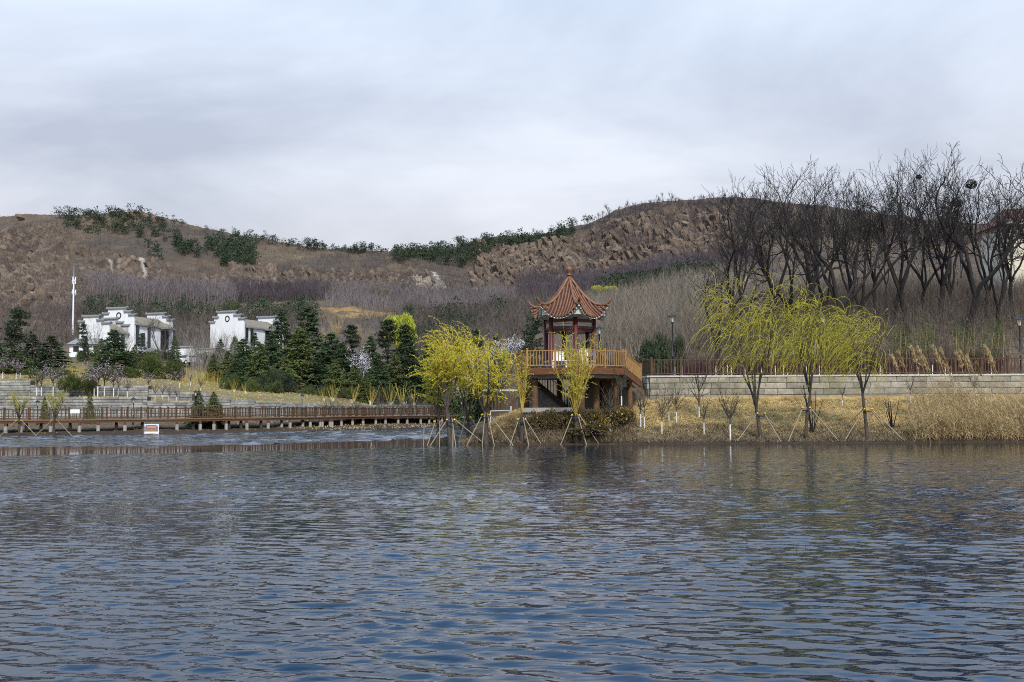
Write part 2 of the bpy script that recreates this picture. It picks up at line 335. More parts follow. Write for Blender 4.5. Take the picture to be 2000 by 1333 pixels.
# ------------------------------------------------------------------ terrain
# each column: nodes (depth Y, value); value > 100 is the photo row the ground is seen at there, else metres above the water
FAR_L = (160, 190, 225, 260, 300, 340, 380, 420, 450, 480, 500, 560, 760)
def colL(shore, b1, wY, wbase, wtop, m1, m2, far):
    n = [(45, -1.4), (shore-4, -0.5), (shore, 0.0), (shore+5, 0.16), (shore+10, 0.45), (wY, wbase), (wY+1.0, wtop), m1, m2]
    return n + list(zip(FAR_L, far))
FAR_R = (100, 115, 140, 180, 220, 280, 340, 400, 440, 480, 500, 560, 760)
def colR(a, b, base, top, t1, t2, far):
    n = [(45, -1.4), (59.6, -0.35), (60.7, 0.12), (62.0, a), (65.0, b), (69.4, base), (71.0, top), t1, t2]
    return n + list(zip(FAR_R, far))
COLS = [
 (-900, colL(90, 1.0, 111.5, 1.2, 3.4, (117.5, 3.6), (118.6, 5.3), (720, 700, 670, 650, 625, 600, 570, 545, 525, 510, 510, 45, 10))),
 (0,    colL(92, 1.0, 111.5, 1.2, 3.45, (117.5, 3.6), (118.6, 5.25), (716, 692, 664, 640, 600, 558, 520, 484, 455, 428, 428, 58, 10))),
 (60,   colL(92.7, 1.0, 111.5, 1.2, 3.45, (117.5, 3.6), (118.6, 5.0), (717, 693, 665, 640, 602, 562, 522, 484, 452, 421, 421, 58, 10))),
 (130,  colL(93.6, 1.0, 111.5, 1.2, 3.45, (117.5, 3.6), (118.6, 4.85), (718, 695, 667, 640, 606, 570, 530, 488, 452, 421, 421, 58, 10))),
 (265,  colL(96.5, 1.0, 111.5, 1.2, 3.35, (117.5, 3.5), (118.6, 4.5), (722, 697, 668, 642, 616, 588, 550, 505, 462, 417, 417, 58, 10))),
 (330,  colL(98.3, 1.0, 112.5, 1.2, 3.0, (118.0, 3.3), (119.2, 4.3), (726, 699, 670, 644, 618, 591, 556, 512, 470, 434, 434, 58, 10))),
 (430,  colL(101, 1.1, 116, 1.2, 3.0, (124, 3.5), (132, 4.3), (735, 702, 672, 645, 618, 594, 560, 520, 487, 456, 456, 58, 10))),
 (600,  colL(110, 1.2, 125, 1.3, 2.5, (132, 2.8), (142, 4.0), (764, 722, 682, 645, 614, 590, 562, 532, 508, 486, 486, 50, 10))),
 (740,  colL(124, 1.25, 140, 1.4, 2.4, (146, 2.6), (152, 3.2), (775, 735, 690, 650, 617, 594, 568, 540, 514, 494, 494, 48, 10))),
 (880,  colL(140, 1.3, 155, 1.5, 2.4, (158, 2.5), (162, 3.0), (782, 742, 692, 652, 622, 598, 574, 545, 516, 489, 489, 48, 10))),
 (905,  [(45,-1.4),(59.9,-0.3),(60.8,0.1),(66,0.25),(70,-0.35),(128,-0.4),(134,0.1),(146,1.3),(156,2.4)] + list(zip(FAR_L, (782, 740, 692, 652, 622, 598, 574, 545, 514, 480, 480, 48, 10)))),
 (945,  [(45,-1.4),(59.8,-0.3),(60.7,0.12),(63,0.55),(68,0.8),(90,0.7),(130,0.9),(146,1.4),(154,3.0)] + list(zip(FAR_L, (774, 730, 688, 650, 620, 596, 570, 540, 505, 468, 468, 48, 10)))),
 (985,  colR(0.9, 1.4, 1.5, 1.6, (80, 1.6), (92, 2.0), (745, 730, 710, 680, 650, 622, 598, 560, 520, 464, 464, 50, 10))),
 (1030, colR(1.05, 1.9, 1.95, 2.0, (78, 3.0), (90, 4.1), (715, 704, 690, 664, 640, 614, 590, 556, 515, 464, 464, 50, 10))),
 (1150, colR(1.0, 1.9, 2.0, 2.6, (80, 3.9), (92, 4.6), (705, 692, 675, 655, 630, 602, 572, 552, 510, 442, 442, 55, 10))),
 (1225, colR(0.8, 1.7, 2.0, 3.7, (80, 3.95), (90, 4.4), (698, 684, 664, 640, 618, 590, 562, 536, 486, 409, 409, 62, 12))),
 (1262, colR(0.55, 1.45, 2.2, 3.75, (80, 3.95), (90, 4.4), (695, 680, 656, 630, 608, 580, 554, 528, 476, 401, 401, 62, 12))),
 (1300, colR(0.48, 1.45, 2.45, 3.8, (81, 4.0), (90, 4.6), (692, 672, 648, 618, 598, 574, 548, 520, 465, 396, 396, 62, 12))),
 (1450, colR(0.45, 1.4, 2.45, 3.8, (82, 4.05), (90, 5.0), (672, 640, 610, 590, 574, 556, 536, 505, 455, 390, 390, 62, 12))),
 (1600, colR(0.45, 1.4, 2.4, 3.8, (82, 4.1), (89, 6.1), (640, 605, 590, 580, 570, 552, 530, 500, 455, 404, 404, 58, 12))),
 (1800, colR(0.45, 1.4, 2.35, 3.8, (82, 4.1), (88, 6.1), (634, 600, 588, 578, 568, 550, 530, 505, 470, 432, 432, 55, 12))),
 (2000, colR(0.45, 1.4, 2.35, 3.8, (82, 4.1), (88, 6.0), (630, 598, 588, 578, 568, 552, 535, 512, 480, 445, 445, 52, 12))),
 (2800, colR(0.45, 1.4, 2.35, 3.8, (82, 4.1), (88, 6.0), (640, 610, 600, 595, 590, 580, 575, 565, 550, 530, 530, 40, 12))),
]
_cpx = np.array([c[0] for c in COLS], float)
_cY = np.array([[n[0] for n in c[1]] for c in COLS], float)
_cZ = np.array([[(zpix(c[0], n[1], n[0]) if n[1] > 100 else n[1]) for n in c[1]] for c in COLS], float)
pxs = np.concatenate([np.linspace(-900, -120, 12), np.linspace(-100, 2100, 520), np.linspace(2130, 2800, 10)])
Yr = np.concatenate([np.arange(45, 58, 1.5), np.arange(58.5, 73.5, 0.25), np.arange(73.5, 160, 0.8), np.arange(160, 300, 1.8), np.arange(300, 505, 0.95), np.arange(510, 761, 14)])
Ug = (pxs - 1000.0) / FPX
BZ = np.empty((len(Yr), len(pxs)))
for i, p in enumerate(pxs):
    kY = [np.interp(p, _cpx, _cY[:, q]) for q in range(_cY.shape[1])]
    kZ = [np.interp(p, _cpx, _cZ[:, q]) for q in range(_cY.shape[1])]
    BZ[:, i] = np.interp(Yr, kY, kZ)
YY = np.repeat(Yr[:,None], len(pxs), 1); PX = np.repeat(pxs[None], len(Yr), 0); XX = YY * Ug[None]
sm = lambda a, b, v: np.clip((v-a)/(b-a), 0, 1)**2 * (3 - 2*np.clip((v-a)/(b-a), 0, 1))
# cliffs: rock mask in the hills
rk = N1.fbm(XX/70.0, YY/70.0, 3)
cliff = sm(920, 960, PX)*sm(1460, 1390, PX)*sm(385, 405, YY)*sm(472, 455, YY)
cliff_l = sm(420, 460, PX)*0.0 + sm(160, 200, PX)*sm(900, 780, PX)*sm(355, 372, YY)*sm(432, 415, YY)
crag = sm(180, 60, PX)*sm(240, 270, YY)*sm(470, 440, YY)
rockm = np.clip(cliff*1.0 + cliff_l*0.85 + crag*0.8, 0, 1) * sm(0.30, 0.52, N2.fbm(XX/28.0+4, YY/28.0, 3)+0.12*cliff)
tilt = (XX*0.8 + BZ*0.75)
strat = N3.ridge(tilt/5.5, (XX*0.35 - BZ)/40.0 + YY/90.0, 4)
far = sm(180, 300, YY)
NZ = far*(3.0*(N2.fbm(XX/32.0, YY/32.0, 5)-0.5) + 1.8*(N1.ridge(XX/13.0, YY/13.0, 4)-0.5) + 0.9*(N3(XX/1.7, YY/1.7)-0.5))
NZ += rockm*(6.5*(strat-0.55) + 2.6*(N1.ridge(XX/5.0, YY/5.0, 3)-0.5) + 1.6*(N3(XX/1.9, YY/1.9)-0.5))
mound = sm(60.9, 62, YY)*sm(69.6, 68.5, YY)*sm(1215, 1260, PX)
NZ += mound*(0.55*(N1.fbm(XX/1.4, YY/1.2, 3)-0.5))
mid = sm(72, 80, YY)*sm(300, 180, YY)
NZ += mid*0.5*(N2.fbm(XX/6.0, YY/6.0, 4)-0.5)
bank = sm(0.05, 0.3, BZ)*sm(1.6, 1.0, BZ)*sm(150, 140, YY)
NZ += bank*0.25*(N3.fbm(XX/1.0, YY/1.0, 4)-0.5)
TZ = BZ + NZ
def ground(x, y):
    u = (x / y) * FPX + 1000.0
    i = int(np.clip(np.searchsorted(Yr, y) - 1, 0, len(Yr)-2)); j = int(np.clip(np.searchsorted(pxs, u) - 1, 0, len(pxs)-2))
    fy = min(max((y - Yr[i])/(Yr[i+1]-Yr[i]), 0), 1); fx = min(max((u - pxs[j])/(pxs[j+1]-pxs[j]), 0), 1)
    return float((TZ[i,j]*(1-fx)+TZ[i,j+1]*fx)*(1-fy) + (TZ[i+1,j]*(1-fx)+TZ[i+1,j+1]*fx)*fy)
def ground_v(x, y):
    u = (x / y) * FPX + 1000.0
    i = np.clip(np.searchsorted(Yr, y) - 1, 0, len(Yr)-2); j = np.clip(np.searchsorted(pxs, u) - 1, 0, len(pxs)-2)
    fy = np.clip((y - Yr[i])/(Yr[i+1]-Yr[i]), 0, 1); fx = np.clip((u - pxs[j])/(pxs[j+1]-pxs[j]), 0, 1)
    return (TZ[i,j]*(1-fx)+TZ[i,j+1]*fx)*(1-fy) + (TZ[i+1,j]*(1-fx)+TZ[i+1,j+1]*fx)*fy
def gp(px, Y):
    x = (px - 1000.0)/FPX*Y
    return Vector((x, Y, ground(x, Y)))

# ground colours; rock also gets crevice shade in its colour
def lerp(a, b, t): return a*(1-t[...,None]) + np.array(b)*t[...,None]
C = np.empty(TZ.shape + (3,)); C[:] = (0.115, 0.085, 0.055)
n_a = N1.fbm(XX/9.0, YY/9.0, 4); n_b = N2.fbm(XX/2.2, YY/2.2, 4); n_c = N3.fbm(XX/45.0, YY/45.0, 4)
hill = sm(150, 240, YY)
C = lerp(C, (0.105, 0.085, 0.068), hill)
C = lerp(C, (0.165, 0.125, 0.085), hill*sm(0.50, 0.66, n_c)*0.8)
C = lerp(C, (0.20, 0.15, 0.09), hill*sm(0.56, 0.70, n_a)*0.6)
C = lerp(C, (0.125, 0.09, 0.066), np.clip(cliff + cliff_l + crag, 0, 1)*0.7)
crk = 1-np.abs(2*N2(tilt/2.6+3, (XX*0.4-BZ)/9.0+YY/30.0)-1); crk2 = 1-np.abs(2*N3(XX/4.0, BZ/2.4+YY/9.0)-1)
rc = lerp(np.zeros(TZ.shape+(3,)) + np.array((0.085, 0.064, 0.05)), (0.31, 0.235, 0.165), sm(0.40, 0.90, strat*0.6+0.4*n_b))  # relief shading put into the colour: ledges lighter, recesses darker
rc = lerp(rc, (0.055, 0.04, 0.032), np.clip(sm(0.86, 0.97, crk)+sm(0.90, 0.98, crk2), 0, 1)*0.85)  # shade of cracks painted into the rock colour
C = C*(1-rockm[...,None]) + rc*rockm[...,None]
clear = sm(600, 640, PX)*sm(790, 740, PX)*sm(284, 290, YY)*sm(322, 312, YY)
C = lerp(C, (0.40, 0.25, 0.09), clear*sm(0.35, 0.55, n_a)*0.8)
terr = sm(985, 1010, PX)*sm(1085, 1060, PX)*sm(300, 306, YY)*sm(350, 340, YY)
C = lerp(C, (0.34, 0.24, 0.12), terr*0.75)
# gullies and paths on the hillside
def streak(C, pts, w, col):
    for (x0, y0, Y0), (x1, y1, Y1) in zip(pts[:-1], pts[1:]):
        f = np.clip((YY-min(Y0, Y1))/(abs(Y1-Y0)+1e-6), -0.02, 1.02)
        px_ = x0 + (x1-x0)*((YY-Y0)/(Y1-Y0))
        inside = (YY >= min(Y0, Y1)) & (YY <= max(Y0, Y1))
        C = lerp(C, col, inside*sm(w, w*0.4, np.abs(PX - px_ + 8*(n_b-0.5)))*0.85)
    return C
C = streak(C, [(1186, 545, 395), (1194, 440, 460)], 7, (0.40, 0.30, 0.17))
C = streak(C, [(868, 560, 385), (846, 525, 425)], 6, (0.55, 0.52, 0.48))
C = streak(C, [(282, 535, 380), (272, 505, 415)], 5, (0.45, 0.41, 0.36))
C = streak(C, [(222, 530, 375), (208, 500, 405)], 4, (0.42, 0.36, 0.29))
left = sm(960, 880, PX)*sm(150, 120, YY)
grass_l = sm(960, 900, PX)*sm(1.7, 2.2, BZ)*sm(190, 150, YY)
C = lerp(C, (0.205, 0.165, 0.075), grass_l)
C = lerp(C, (0.15, 0.14, 0.055), grass_l*sm(0.50, 0.62, n_a)*0.6)
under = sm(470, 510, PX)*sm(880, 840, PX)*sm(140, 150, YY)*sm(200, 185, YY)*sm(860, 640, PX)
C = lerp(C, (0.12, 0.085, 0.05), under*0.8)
rg = sm(1215, 1262, PX)*sm(61.6, 63.2, YY)*sm(70, 69.5, YY)
C = lerp(C, (0.45, 0.33, 0.14), rg); C = lerp(C, (0.26, 0.17, 0.07), rg*sm(0.45, 0.65, n_b))
rl = sm(1200, 1240, PX)*sm(60.7, 61.0, YY)*sm(64.2, 62.8, YY)
C = lerp(C, (0.20, 0.155, 0.10), rl)
tr_ = sm(1250, 1280, PX)*sm(71, 72, YY)*sm(84, 81, YY)
C = lerp(C, (0.42, 0.34, 0.17), tr_)
wood = sm(1440, 1500, PX)*sm(84, 88, YY)*sm(240, 180, YY)
C = lerp(C, (0.155, 0.12, 0.09), wood); C = lerp(C, (0.27, 0.165, 0.085), wood*sm(0.5, 0.66, n_a)*sm(104, 96, YY)*0.9)
mud = sm(0.55, 0.12, BZ)*sm(160, 150, YY)
C = lerp(C, (0.055, 0.040, 0.026), mud)
C *= (0.75 + 0.5*n_b)[...,None]
C *= (1 - 0.20*sm(220, 300, YY))[...,None]

def grid_mesh(name, X, Y, Z, mats, colors=None, smooth=True, attr=None):
    r, c = X.shape
    V = np.stack([X, Y, Z], 2).reshape(-1, 3)
    i = np.arange(r-1)[:,None]*c; j = np.arange(c-1)[None]
    F = np.stack([i+j, i+j+1, i+c+j+1, i+c+j], 2).reshape(-1, 4)
    me = bpy.data.meshes.new(name); me.from_pydata(V.tolist(), [], F.tolist()); me.materials.append(mats)
    if smooth: me.polygons.foreach_set('use_smooth', np.ones(len(me.polygons), bool))
    if colors is not None:
        a = me.color_attributes.new('Col', 'FLOAT_COLOR', 'POINT')
        a.data.foreach_set('color', np.concatenate([colors.reshape(-1,3), np.ones((r*c,1))], 1).ravel())
    if attr is not None:
        a = me.attributes.new(attr[0], 'FLOAT', 'POINT'); a.data.foreach_set('value', attr[1].ravel())
    me.update(); return me
m_terr = mat('ground_soil', (1, 1, 1), 0.97, 0.0, 2.5, 0.10, 4.0, col2=(1.25, 1.2, 1.15), attr='Col', spec=0.1)
for n in m_terr.node_tree.nodes:
    if n.type == 'MIX_RGB' and n.blend_type == 'MIX': n.inputs[1].default_value = (0.72, 0.72, 0.72, 1)
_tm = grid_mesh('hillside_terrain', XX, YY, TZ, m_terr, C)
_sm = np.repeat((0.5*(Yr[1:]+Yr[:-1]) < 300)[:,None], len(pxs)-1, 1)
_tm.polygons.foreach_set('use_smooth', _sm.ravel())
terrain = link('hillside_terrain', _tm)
tag(terrain, 'brown rocky hills and grassy banks beyond the lake', kind='structure')
g = G(); g.add([[-6000,-6000,-1.6],[6000,-6000,-1.6],[6000,9000,-1.6],[-6000,9000,-1.6]], [[0,1,2,3]])
tag(g.obj('ground', mat('far_ground', (0.10, 0.09, 0.06), 0.95, 0.3, 0.01)), 'flat ground reaching the horizon', kind='structure')

# ------------------------------------------------------------------ water
WSLOPE = 0.118
def water():
    m = bpy.data.materials.new('lake_water'); m.use_nodes = True; t = m.node_tree; t.nodes.clear(); N = t.nodes.new; L = t.links.new
    out = N('ShaderNodeOutputMaterial'); p = N('ShaderNodeBsdfPrincipled'); L(p.outputs[0], out.inputs[0])
    p.inputs['Base Color'].default_value = (0.002, 0.014, 0.030, 1); p.inputs['Roughness'].default_value = 0.02
    p.inputs['IOR'].default_value = 1.333; p.inputs['Specular IOR Level'].default_value = 0.5
    g = N('ShaderNodeNewGeometry')
    def nz(scale, rot, sx, sy, det):
        mp_ = N('ShaderNodeMapping'); mp_.inputs['Rotation'].default_value = (0, 0, rot); mp_.inputs['Scale'].default_value = (sx, sy, 1)
        L(g.outputs['Position'], mp_.inputs[0]); z = N('ShaderNodeTexNoise'); z.inputs['Scale'].default_value = scale; z.inputs['Detail'].default_value = det
        z.inputs['Roughness'].default_value = 0.55; z.inputs['Distortion'].default_value = 0.3
        L(mp_.outputs[0], z.inputs['Vector']); return z.outputs[0]
    def mth(op, x, y, z=None):
        q = N('ShaderNodeMath'); q.operation = op
        for i, v in enumerate((x, y, z)):
            if v is None: continue
            if isinstance(v, (int, float)): q.inputs[i].default_value = v
            else: L(v, q.inputs[i])
        return q.outputs[0]
    def crest(v): return mth('SUBTRACT', 1.0, mth('ABSOLUTE', mth('MULTIPLY_ADD', v, 2.0, -1.0), 0.0))
    a = nz(3.2, 0.25, 0.5, 1.0, 2.0); b = nz(7.0, 0.0, 0.5, 1.0, 1.5); c = nz(14.0, -0.14, 0.6, 1.0, 1.5)
    hgt = mth('MULTIPLY_ADD', a, 0.55, mth('MULTIPLY_ADD', b, 0.28, mth('MULTIPLY', c, 0.10)))
    at_ = N('ShaderNodeAttribute'); at_.attribute_name = 'chop'
    bp = N('ShaderNodeBump'); bp.inputs['Strength'].default_value = 1.0
    mu = N('ShaderNodeMath'); mu.operation = 'MULTIPLY'; L(at_.outputs['Fac'], mu.inputs[0]); mu.inputs[1].default_value = 0.032
    L(mu.outputs[0], bp.inputs['Distance'])
    L(hgt, bp.inputs['Height']); L(bp.outputs[0], p.inputs['Normal'])
    # geometry: wind waves that crest roughly along x
    Yw = np.concatenate([np.linspace(1.5, 6.2, 24), np.arange(6.3, 16, 0.05), np.arange(16, 26, 0.08), np.arange(26, 62, 0.12), np.arange(62, 162, 0.36)])
    u = np.concatenate([np.linspace(-2.2, -0.56, 14), np.linspace(-0.54, 0.54, 290), np.linspace(0.56, 2.2, 14)])
    Yg = np.repeat(Yw[:,None], len(u), 1); Xg = Yg*u[None]; dYg = np.gradient(Yw)[:,None]
    px_ = u*FPX + 1000
    lo = np.array([water_at(p, q)[1] for p, q in ((-300, 893), (0, 891), (300, 885.5), (520, 881), (700, 875.5), (890, 871.5))]); hi = np.array([water_at(p, q)[1] for p, q in ((-300, 874), (0, 873), (300, 872), (520, 867.5), (700, 862), (890, 853))])
    xs = (-300, 0, 300, 520, 700, 890)
    LO = np.interp(px_, xs, lo)[None]; HI = np.interp(px_, xs, hi)[None]
    calm = sm(-0.25, 0.15, Yg-LO)*sm(0.4, -0.4, Yg-HI)*sm(905, 885, px_)[None]
    lee = sm(1050, 1250, px_)[None]*sm(34, 56, Yg)
    pen = sm(860, 900, px_)[None]*sm(52, 60, Yg)
    patch = 0.30 + 1.4*N2.fbm(Xg/6.0, Yg/9.0, 3)
    chop = (1 - 0.97*calm)*(1 - 0.72*lee)*(1-0.3*pen)*patch
    Z = np.zeros_like(Yg); R = rs(5); wa = 2.2*(N1.fbm(Xg/5.0, Yg/5.0, 2)-0.5); n = 64
    for k in range(n):
        lam = 0.15*(3.0**R.rand()); th = R.normal(0.22, 0.36); kk = 2*math.pi/lam
        amp = WSLOPE*math.sqrt(2.0/n)/kk*(0.6+0.8*R.rand())
        Z += amp*np.clip(lam/(2.6*dYg) - 0.5, 0, 1)*np.sin(kk*(Xg*math.sin(th) + Yg*math.cos(th)) + R.rand()*6.28 + wa*(0.6+R.rand()))
    Z += 14.0*Z*np.abs(Z)*(Z > 0)
    Z *= sm(66, 58, Yg); ZF = np.zeros_like(Z); n2 = 40
    for k in range(n2):
        lam = 1.0*(2.2**R.rand()); th = R.normal(0.1, 0.4); kk = 2*math.pi/lam
        ZF += 0.12*math.sqrt(2.0/n2)/kk*np.sin(kk*(Xg*math.sin(th) + Yg*math.cos(th)) + R.rand()*6.28)
    Z = (Z + ZF*sm(58, 66, Yg))*chop
    cove = sm(0.0, 3.0, Yg-HI)*sm(62, 66, Yg)
    chop = chop*(1 + 0.9*sm(16, 30, Yg) + 0.8*sm(56, 64, Yg)) * np.where(px_[None] > 895, 0.8, 1.0)
    o = link('lake_water', grid_mesh('lake_water', Xg, Yg, Z, m, attr=('chop', chop)))
    tag(o, 'rippled dark blue lake water with a smooth brown strip', kind='structure')
water()

# ------------------------------------------------------------------ stone walls
def block_mesh(name, m, seed):
    r = rs(seed); g = G()
    x, y, z = 0.5, 0.5, 0.5; b = 0.04; j = lambda s=0.02: r.uniform(-s, s)
    back = [[-x, y, -z], [x, y, -z], [x, y, z], [-x, y, z]]
    rim = [[-x, -y+0.12, -z], [x, -y+0.12, -z], [x, -y+0.12, z], [-x, -y+0.12, z]]
    fr = [[-x+b+abs(j()), -y+j(0.05), -z+0.1+j()], [x-b-abs(j()), -y+j(0.05), -z+0.1+j()], [x-b-abs(j()), -y+j(0.05), z-0.1+j()], [-x+b+abs(j()), -y+j(0.05), z-0.1+j()]]
    c = [[j(0.15), -y-0.06+j(0.05), j(0.15)]]
    g.add(back+rim+fr+c, [[0,3,2,1]])
    g.F[-1] = np.array([[3,2,1,0]])
    f = [[i, (i+1) % 4, 4+(i+1) % 4, 4+i] for i in range(4)] + [[4+i, 4+(i+1) % 4, 8+(i+1) % 4, 8+i] for i in range(4)]
    g.F.append(np.array(f)); g.M.append((len(f), 0))
    f = [[8+i, 8+(i+1) % 4, 12] for i in range(4)]
    g.F.append(np.array(f)); g.M.append((4, 0))
    return g.mesh(name, m)
def stone_wall(name, label, path, tops, base, course, blen, m, th=0.9, seed=1, cop=None):
    """path: list of (x, y); tops: height at each path point (stepped); stones are laid course by course in front of a mortar core"""
    r = rs(seed); root = thing(name, label, 'wall', (path[0][0], path[0][1], base))
    off = Vector(root.location)
    meshes = [block_mesh('stone', m, seed*10+i) for i in range(6)]
    core = G()
    for (a, b), (ta, tb) in zip(zip(path[:-1], path[1:]), zip(tops[:-1], tops[1:])):
        a = Vector((a[0], a[1], 0)); b = Vector((b[0], b[1], 0)); d = b - a; L = d.length; d.normalize()
        ang = math.atan2(d.y, d.x); nrm = Vector((d.y, -d.x, 0))
        if nrm.y > 0: nrm = -nrm
        top = ta; H = top - base
        c = (a + b)/2 - nrm*(th/2 - 0.02) - off
        core.box((c.x, c.y, H/2), (L+0.02, th, H), ang)
        n = max(1, round(H/course)); ch = H/n
        for q in range(n):
            s = -r.uniform(0, blen*0.6)
            while s < L - 0.05:
                l = blen*r.uniform(0.65, 1.3); s0 = max(s, 0); s1 = min(s + l, L)
                if s1 - s0 > 0.12:
                    o = link('stone', meshes[r.randint(6)], root)
                    p = a + d*((s0+s1)/2) + nrm*r.uniform(0.015, 0.055) - off
                    o.location = (p.x, p.y, (q+0.5)*ch)
                    o.rotation_euler = (0, 0, ang); o.scale = (s1-s0-0.02, 0.16, ch-0.025)
                s += l
        if cop:
            g = G(); c2 = (a+b)/2 - nrm*(th/2-0.1) - off
            g.box((c2.x, c2.y, H+cop/2+0.004), (L+0.01, th+0.12, cop), ang); g.obj('coping', M['coping'], root)
    core.obj('mortar_core', M['mortar'], root)
    return root
XY = lambda px, Y: ((px-1000)/FPX*Y, Y)
# right-hand retaining wall under the fence: a short return at its end, then the long face
WALLT = 3.86
stone_wall('retaining_wall', 'long beige block wall with pale coping under the brown fence', [XY(1253, 71.8), XY(1268, 69.7), XY(2060, 69.9)], [WALLT, WALLT, WALLT], 2.0, 0.355, 1.15, M['stone'], 1.3, 3, 0.10)
zt = lambda px, py, Y: zpix(px, py, Y)
stone_wall('terrace_wall', 'grey stone terrace wall behind the boardwalk, below the grass strip', [XY(-70, 111.4), XY(110, 111.4), XY(288, 111.4), XY(388, 112.6)], [zt(0, 776, 111.4), zt(200, 776, 111.4), zt(330, 783, 112), 0], 1.0, 0.27, 1.05, M['grey_stone'], 1.1, 4)
stone_wall('terrace_wall', 'upper grey stone wall stepping down above the grass strip', [XY(-70, 117.4), XY(60, 117.4), XY(190, 117.4), XY(290, 117.6), XY(350, 118.6), XY(400, 121)], [zt(0, 744, 117.4), zt(120, 752, 117.4), zt(240, 754, 117.4), zt(320, 761, 118), zt(380, 767, 120), 0], 3.2, 0.27, 1.05, M['grey_stone'], 1.1, 5)
stone_wall('terrace_wall', 'pale stone wall stepping down behind the long boardwalk toward the willows', [XY(386, 114.6), XY(425, 116.4), XY(450, 117.4), XY(497, 119.8), XY(550, 122.4), XY(625, 127.4), XY(740, 139.4), XY(885, 154.4)],
           [zt(405, 770, 115), zt(437, 777, 116), zt(470, 781, 118), zt(520, 784, 120), zt(590, 787, 125), zt(680, 791, 133), zt(810, 791, 147), 0], 1.0, 0.28, 1.25, M['grey_stone'], 1.0, 6)

# ------------------------------------------------------------------ fences
def baluster_fence(root, pts, zs, h, post_every, bal_every, mp_, mr_, mb_, post_w=0.12, bal_w=0.045, rail=0.06, low=0.12, post_up=0.10, mid=None):
    """posts, two rails per bay and single balusters along a polyline (relative to root)"""
    off = Vector(root.location)
    g = G(); g.box((0, 0, (h+post_up)/2), (post_w, post_w, h+post_up)); g.box((0, 0, h+post_up+0.02), (post_w*1.25, post_w*1.25, 0.05)); pm = g.mesh('post', mp_)
    g = G(); g.box((0, 0, (h-low)/2), (bal_w, bal_w, h-low)); bm = g.mesh('baluster', mb_)
    first = True
    for (a, za), (b, zb) in zip(list(zip(pts, zs))[:-1], list(zip(pts, zs))[1:]):
        a = Vector((a[0], a[1], za)); b = Vector((b[0], b[1], zb)); d = b-a; L = Vector((d.x, d.y)).length
        n = max(1, round(L/post_every)); ang = math.atan2(d.y, d.x)
        for k in range(n+1):
            if k == 0 and not first: continue
            p = a + d*(k/n) - off; o = link('post', pm, root, p); o.rotation_euler.z = ang
        first = False
        for k in range(n):
            p = a + d*(k/n) - off; q = a + d*((k+1)/n) - off
            for zz_ in (h-0.03, low) + ((mid,) if mid else ()):
                g = G(); g.bar((p.x, p.y, p.z+zz_), (q.x, q.y, q.z+zz_), rail, rail*0.9); g.obj('rail', mr_, root)
            nb = max(1, round((L/n)/bal_every))
            for i in range(1, nb):
                c = p + (q-p)*(i/nb); o = link('baluster', bm, root, (c.x, c.y, c.z+low*0.9)); o.rotation_euler.z = ang
FY = 70.25
x0 = XY(1272, FY); fz = WALLT+0.11
f = thing('wooden_fence', 'brown baluster fence standing on the beige block wall', 'fence', (x0[0], x0[1], fz))
fpx = [1253, 1272, 1330, 1387, 1446, 1505, 1564, 1627, 1690, 1751, 1809, 1866, 1918, 1969, 2022, 2060]
baluster_fence(f, [XY(1256, 71.7)] + [XY(p, FY) for p in fpx[1:]], [fz]*len(fpx), 1.02, 1.9, 0.215, M['fence_brown'], M['fence_brown'], M['fence_brown'], 0.13, 0.05, 0.07, 0.13)

# ------------------------------------------------------------------ boardwalk
BW = [(-90, 96.4), (60, 99), (210, 102), (330, 105), (430, 108), (520, 112), (600, 117), (670, 124), (735, 132), (800, 139), (870, 146), (985, 152)]
bwp = [Vector((*XY(p, y), 1.28 + 0.16*(i/(len(BW)-1)))) for i, (p, y) in enumerate(BW)]
bw = thing('boardwalk', 'long brown timber boardwalk on piles along the far shore', 'boardwalk', tuple(bwp[0]))
off = bwp[0]
dk = G(); bm_ = G()
BWW = 2.6
def nrm2(i):
    a = bwp[max(i-1, 0)]; b = bwp[min(i+1, len(bwp)-1)]; d = (b-a); n = Vector((-d.y, d.x, 0)); n.normalize(); return n
for i in range(len(bwp)-1):
    a, b = bwp[i]-off, bwp[i+1]-off; na, nb = nrm2(i), nrm2(i+1)
    V = []
    for z in (0.0, -0.10): V += [a+Vector((0,0,z)), b+Vector((0,0,z)), b+nb*BWW+Vector((0,0,z)), a+na*BWW+Vector((0,0,z))]
    dk.add([tuple(v) for v in V], [[0,1,2,3],[7,6,5,4],[0,4,5,1],[2,6,7,3]])
    V0 = a+na*0.12; V1 = b+nb*0.12
    g = G(); g.bar((V0.x, V0.y, -0.20+a.z), (V1.x, V1.y, -0.20+b.z), 0.16, 0.20); g.obj('beam', M['fence_brown'], bw)
    V0 = a+na*(BWW-0.15); V1 = b+nb*(BWW-0.15)
    g = G(); g.bar((V0.x, V0.y, -0.20+a.z), (V1.x, V1.y, -0.20+b.z), 0.16, 0.20); g.obj('beam', M['fence_brown'], bw)
dk.obj('deck', M['deck'], bw)
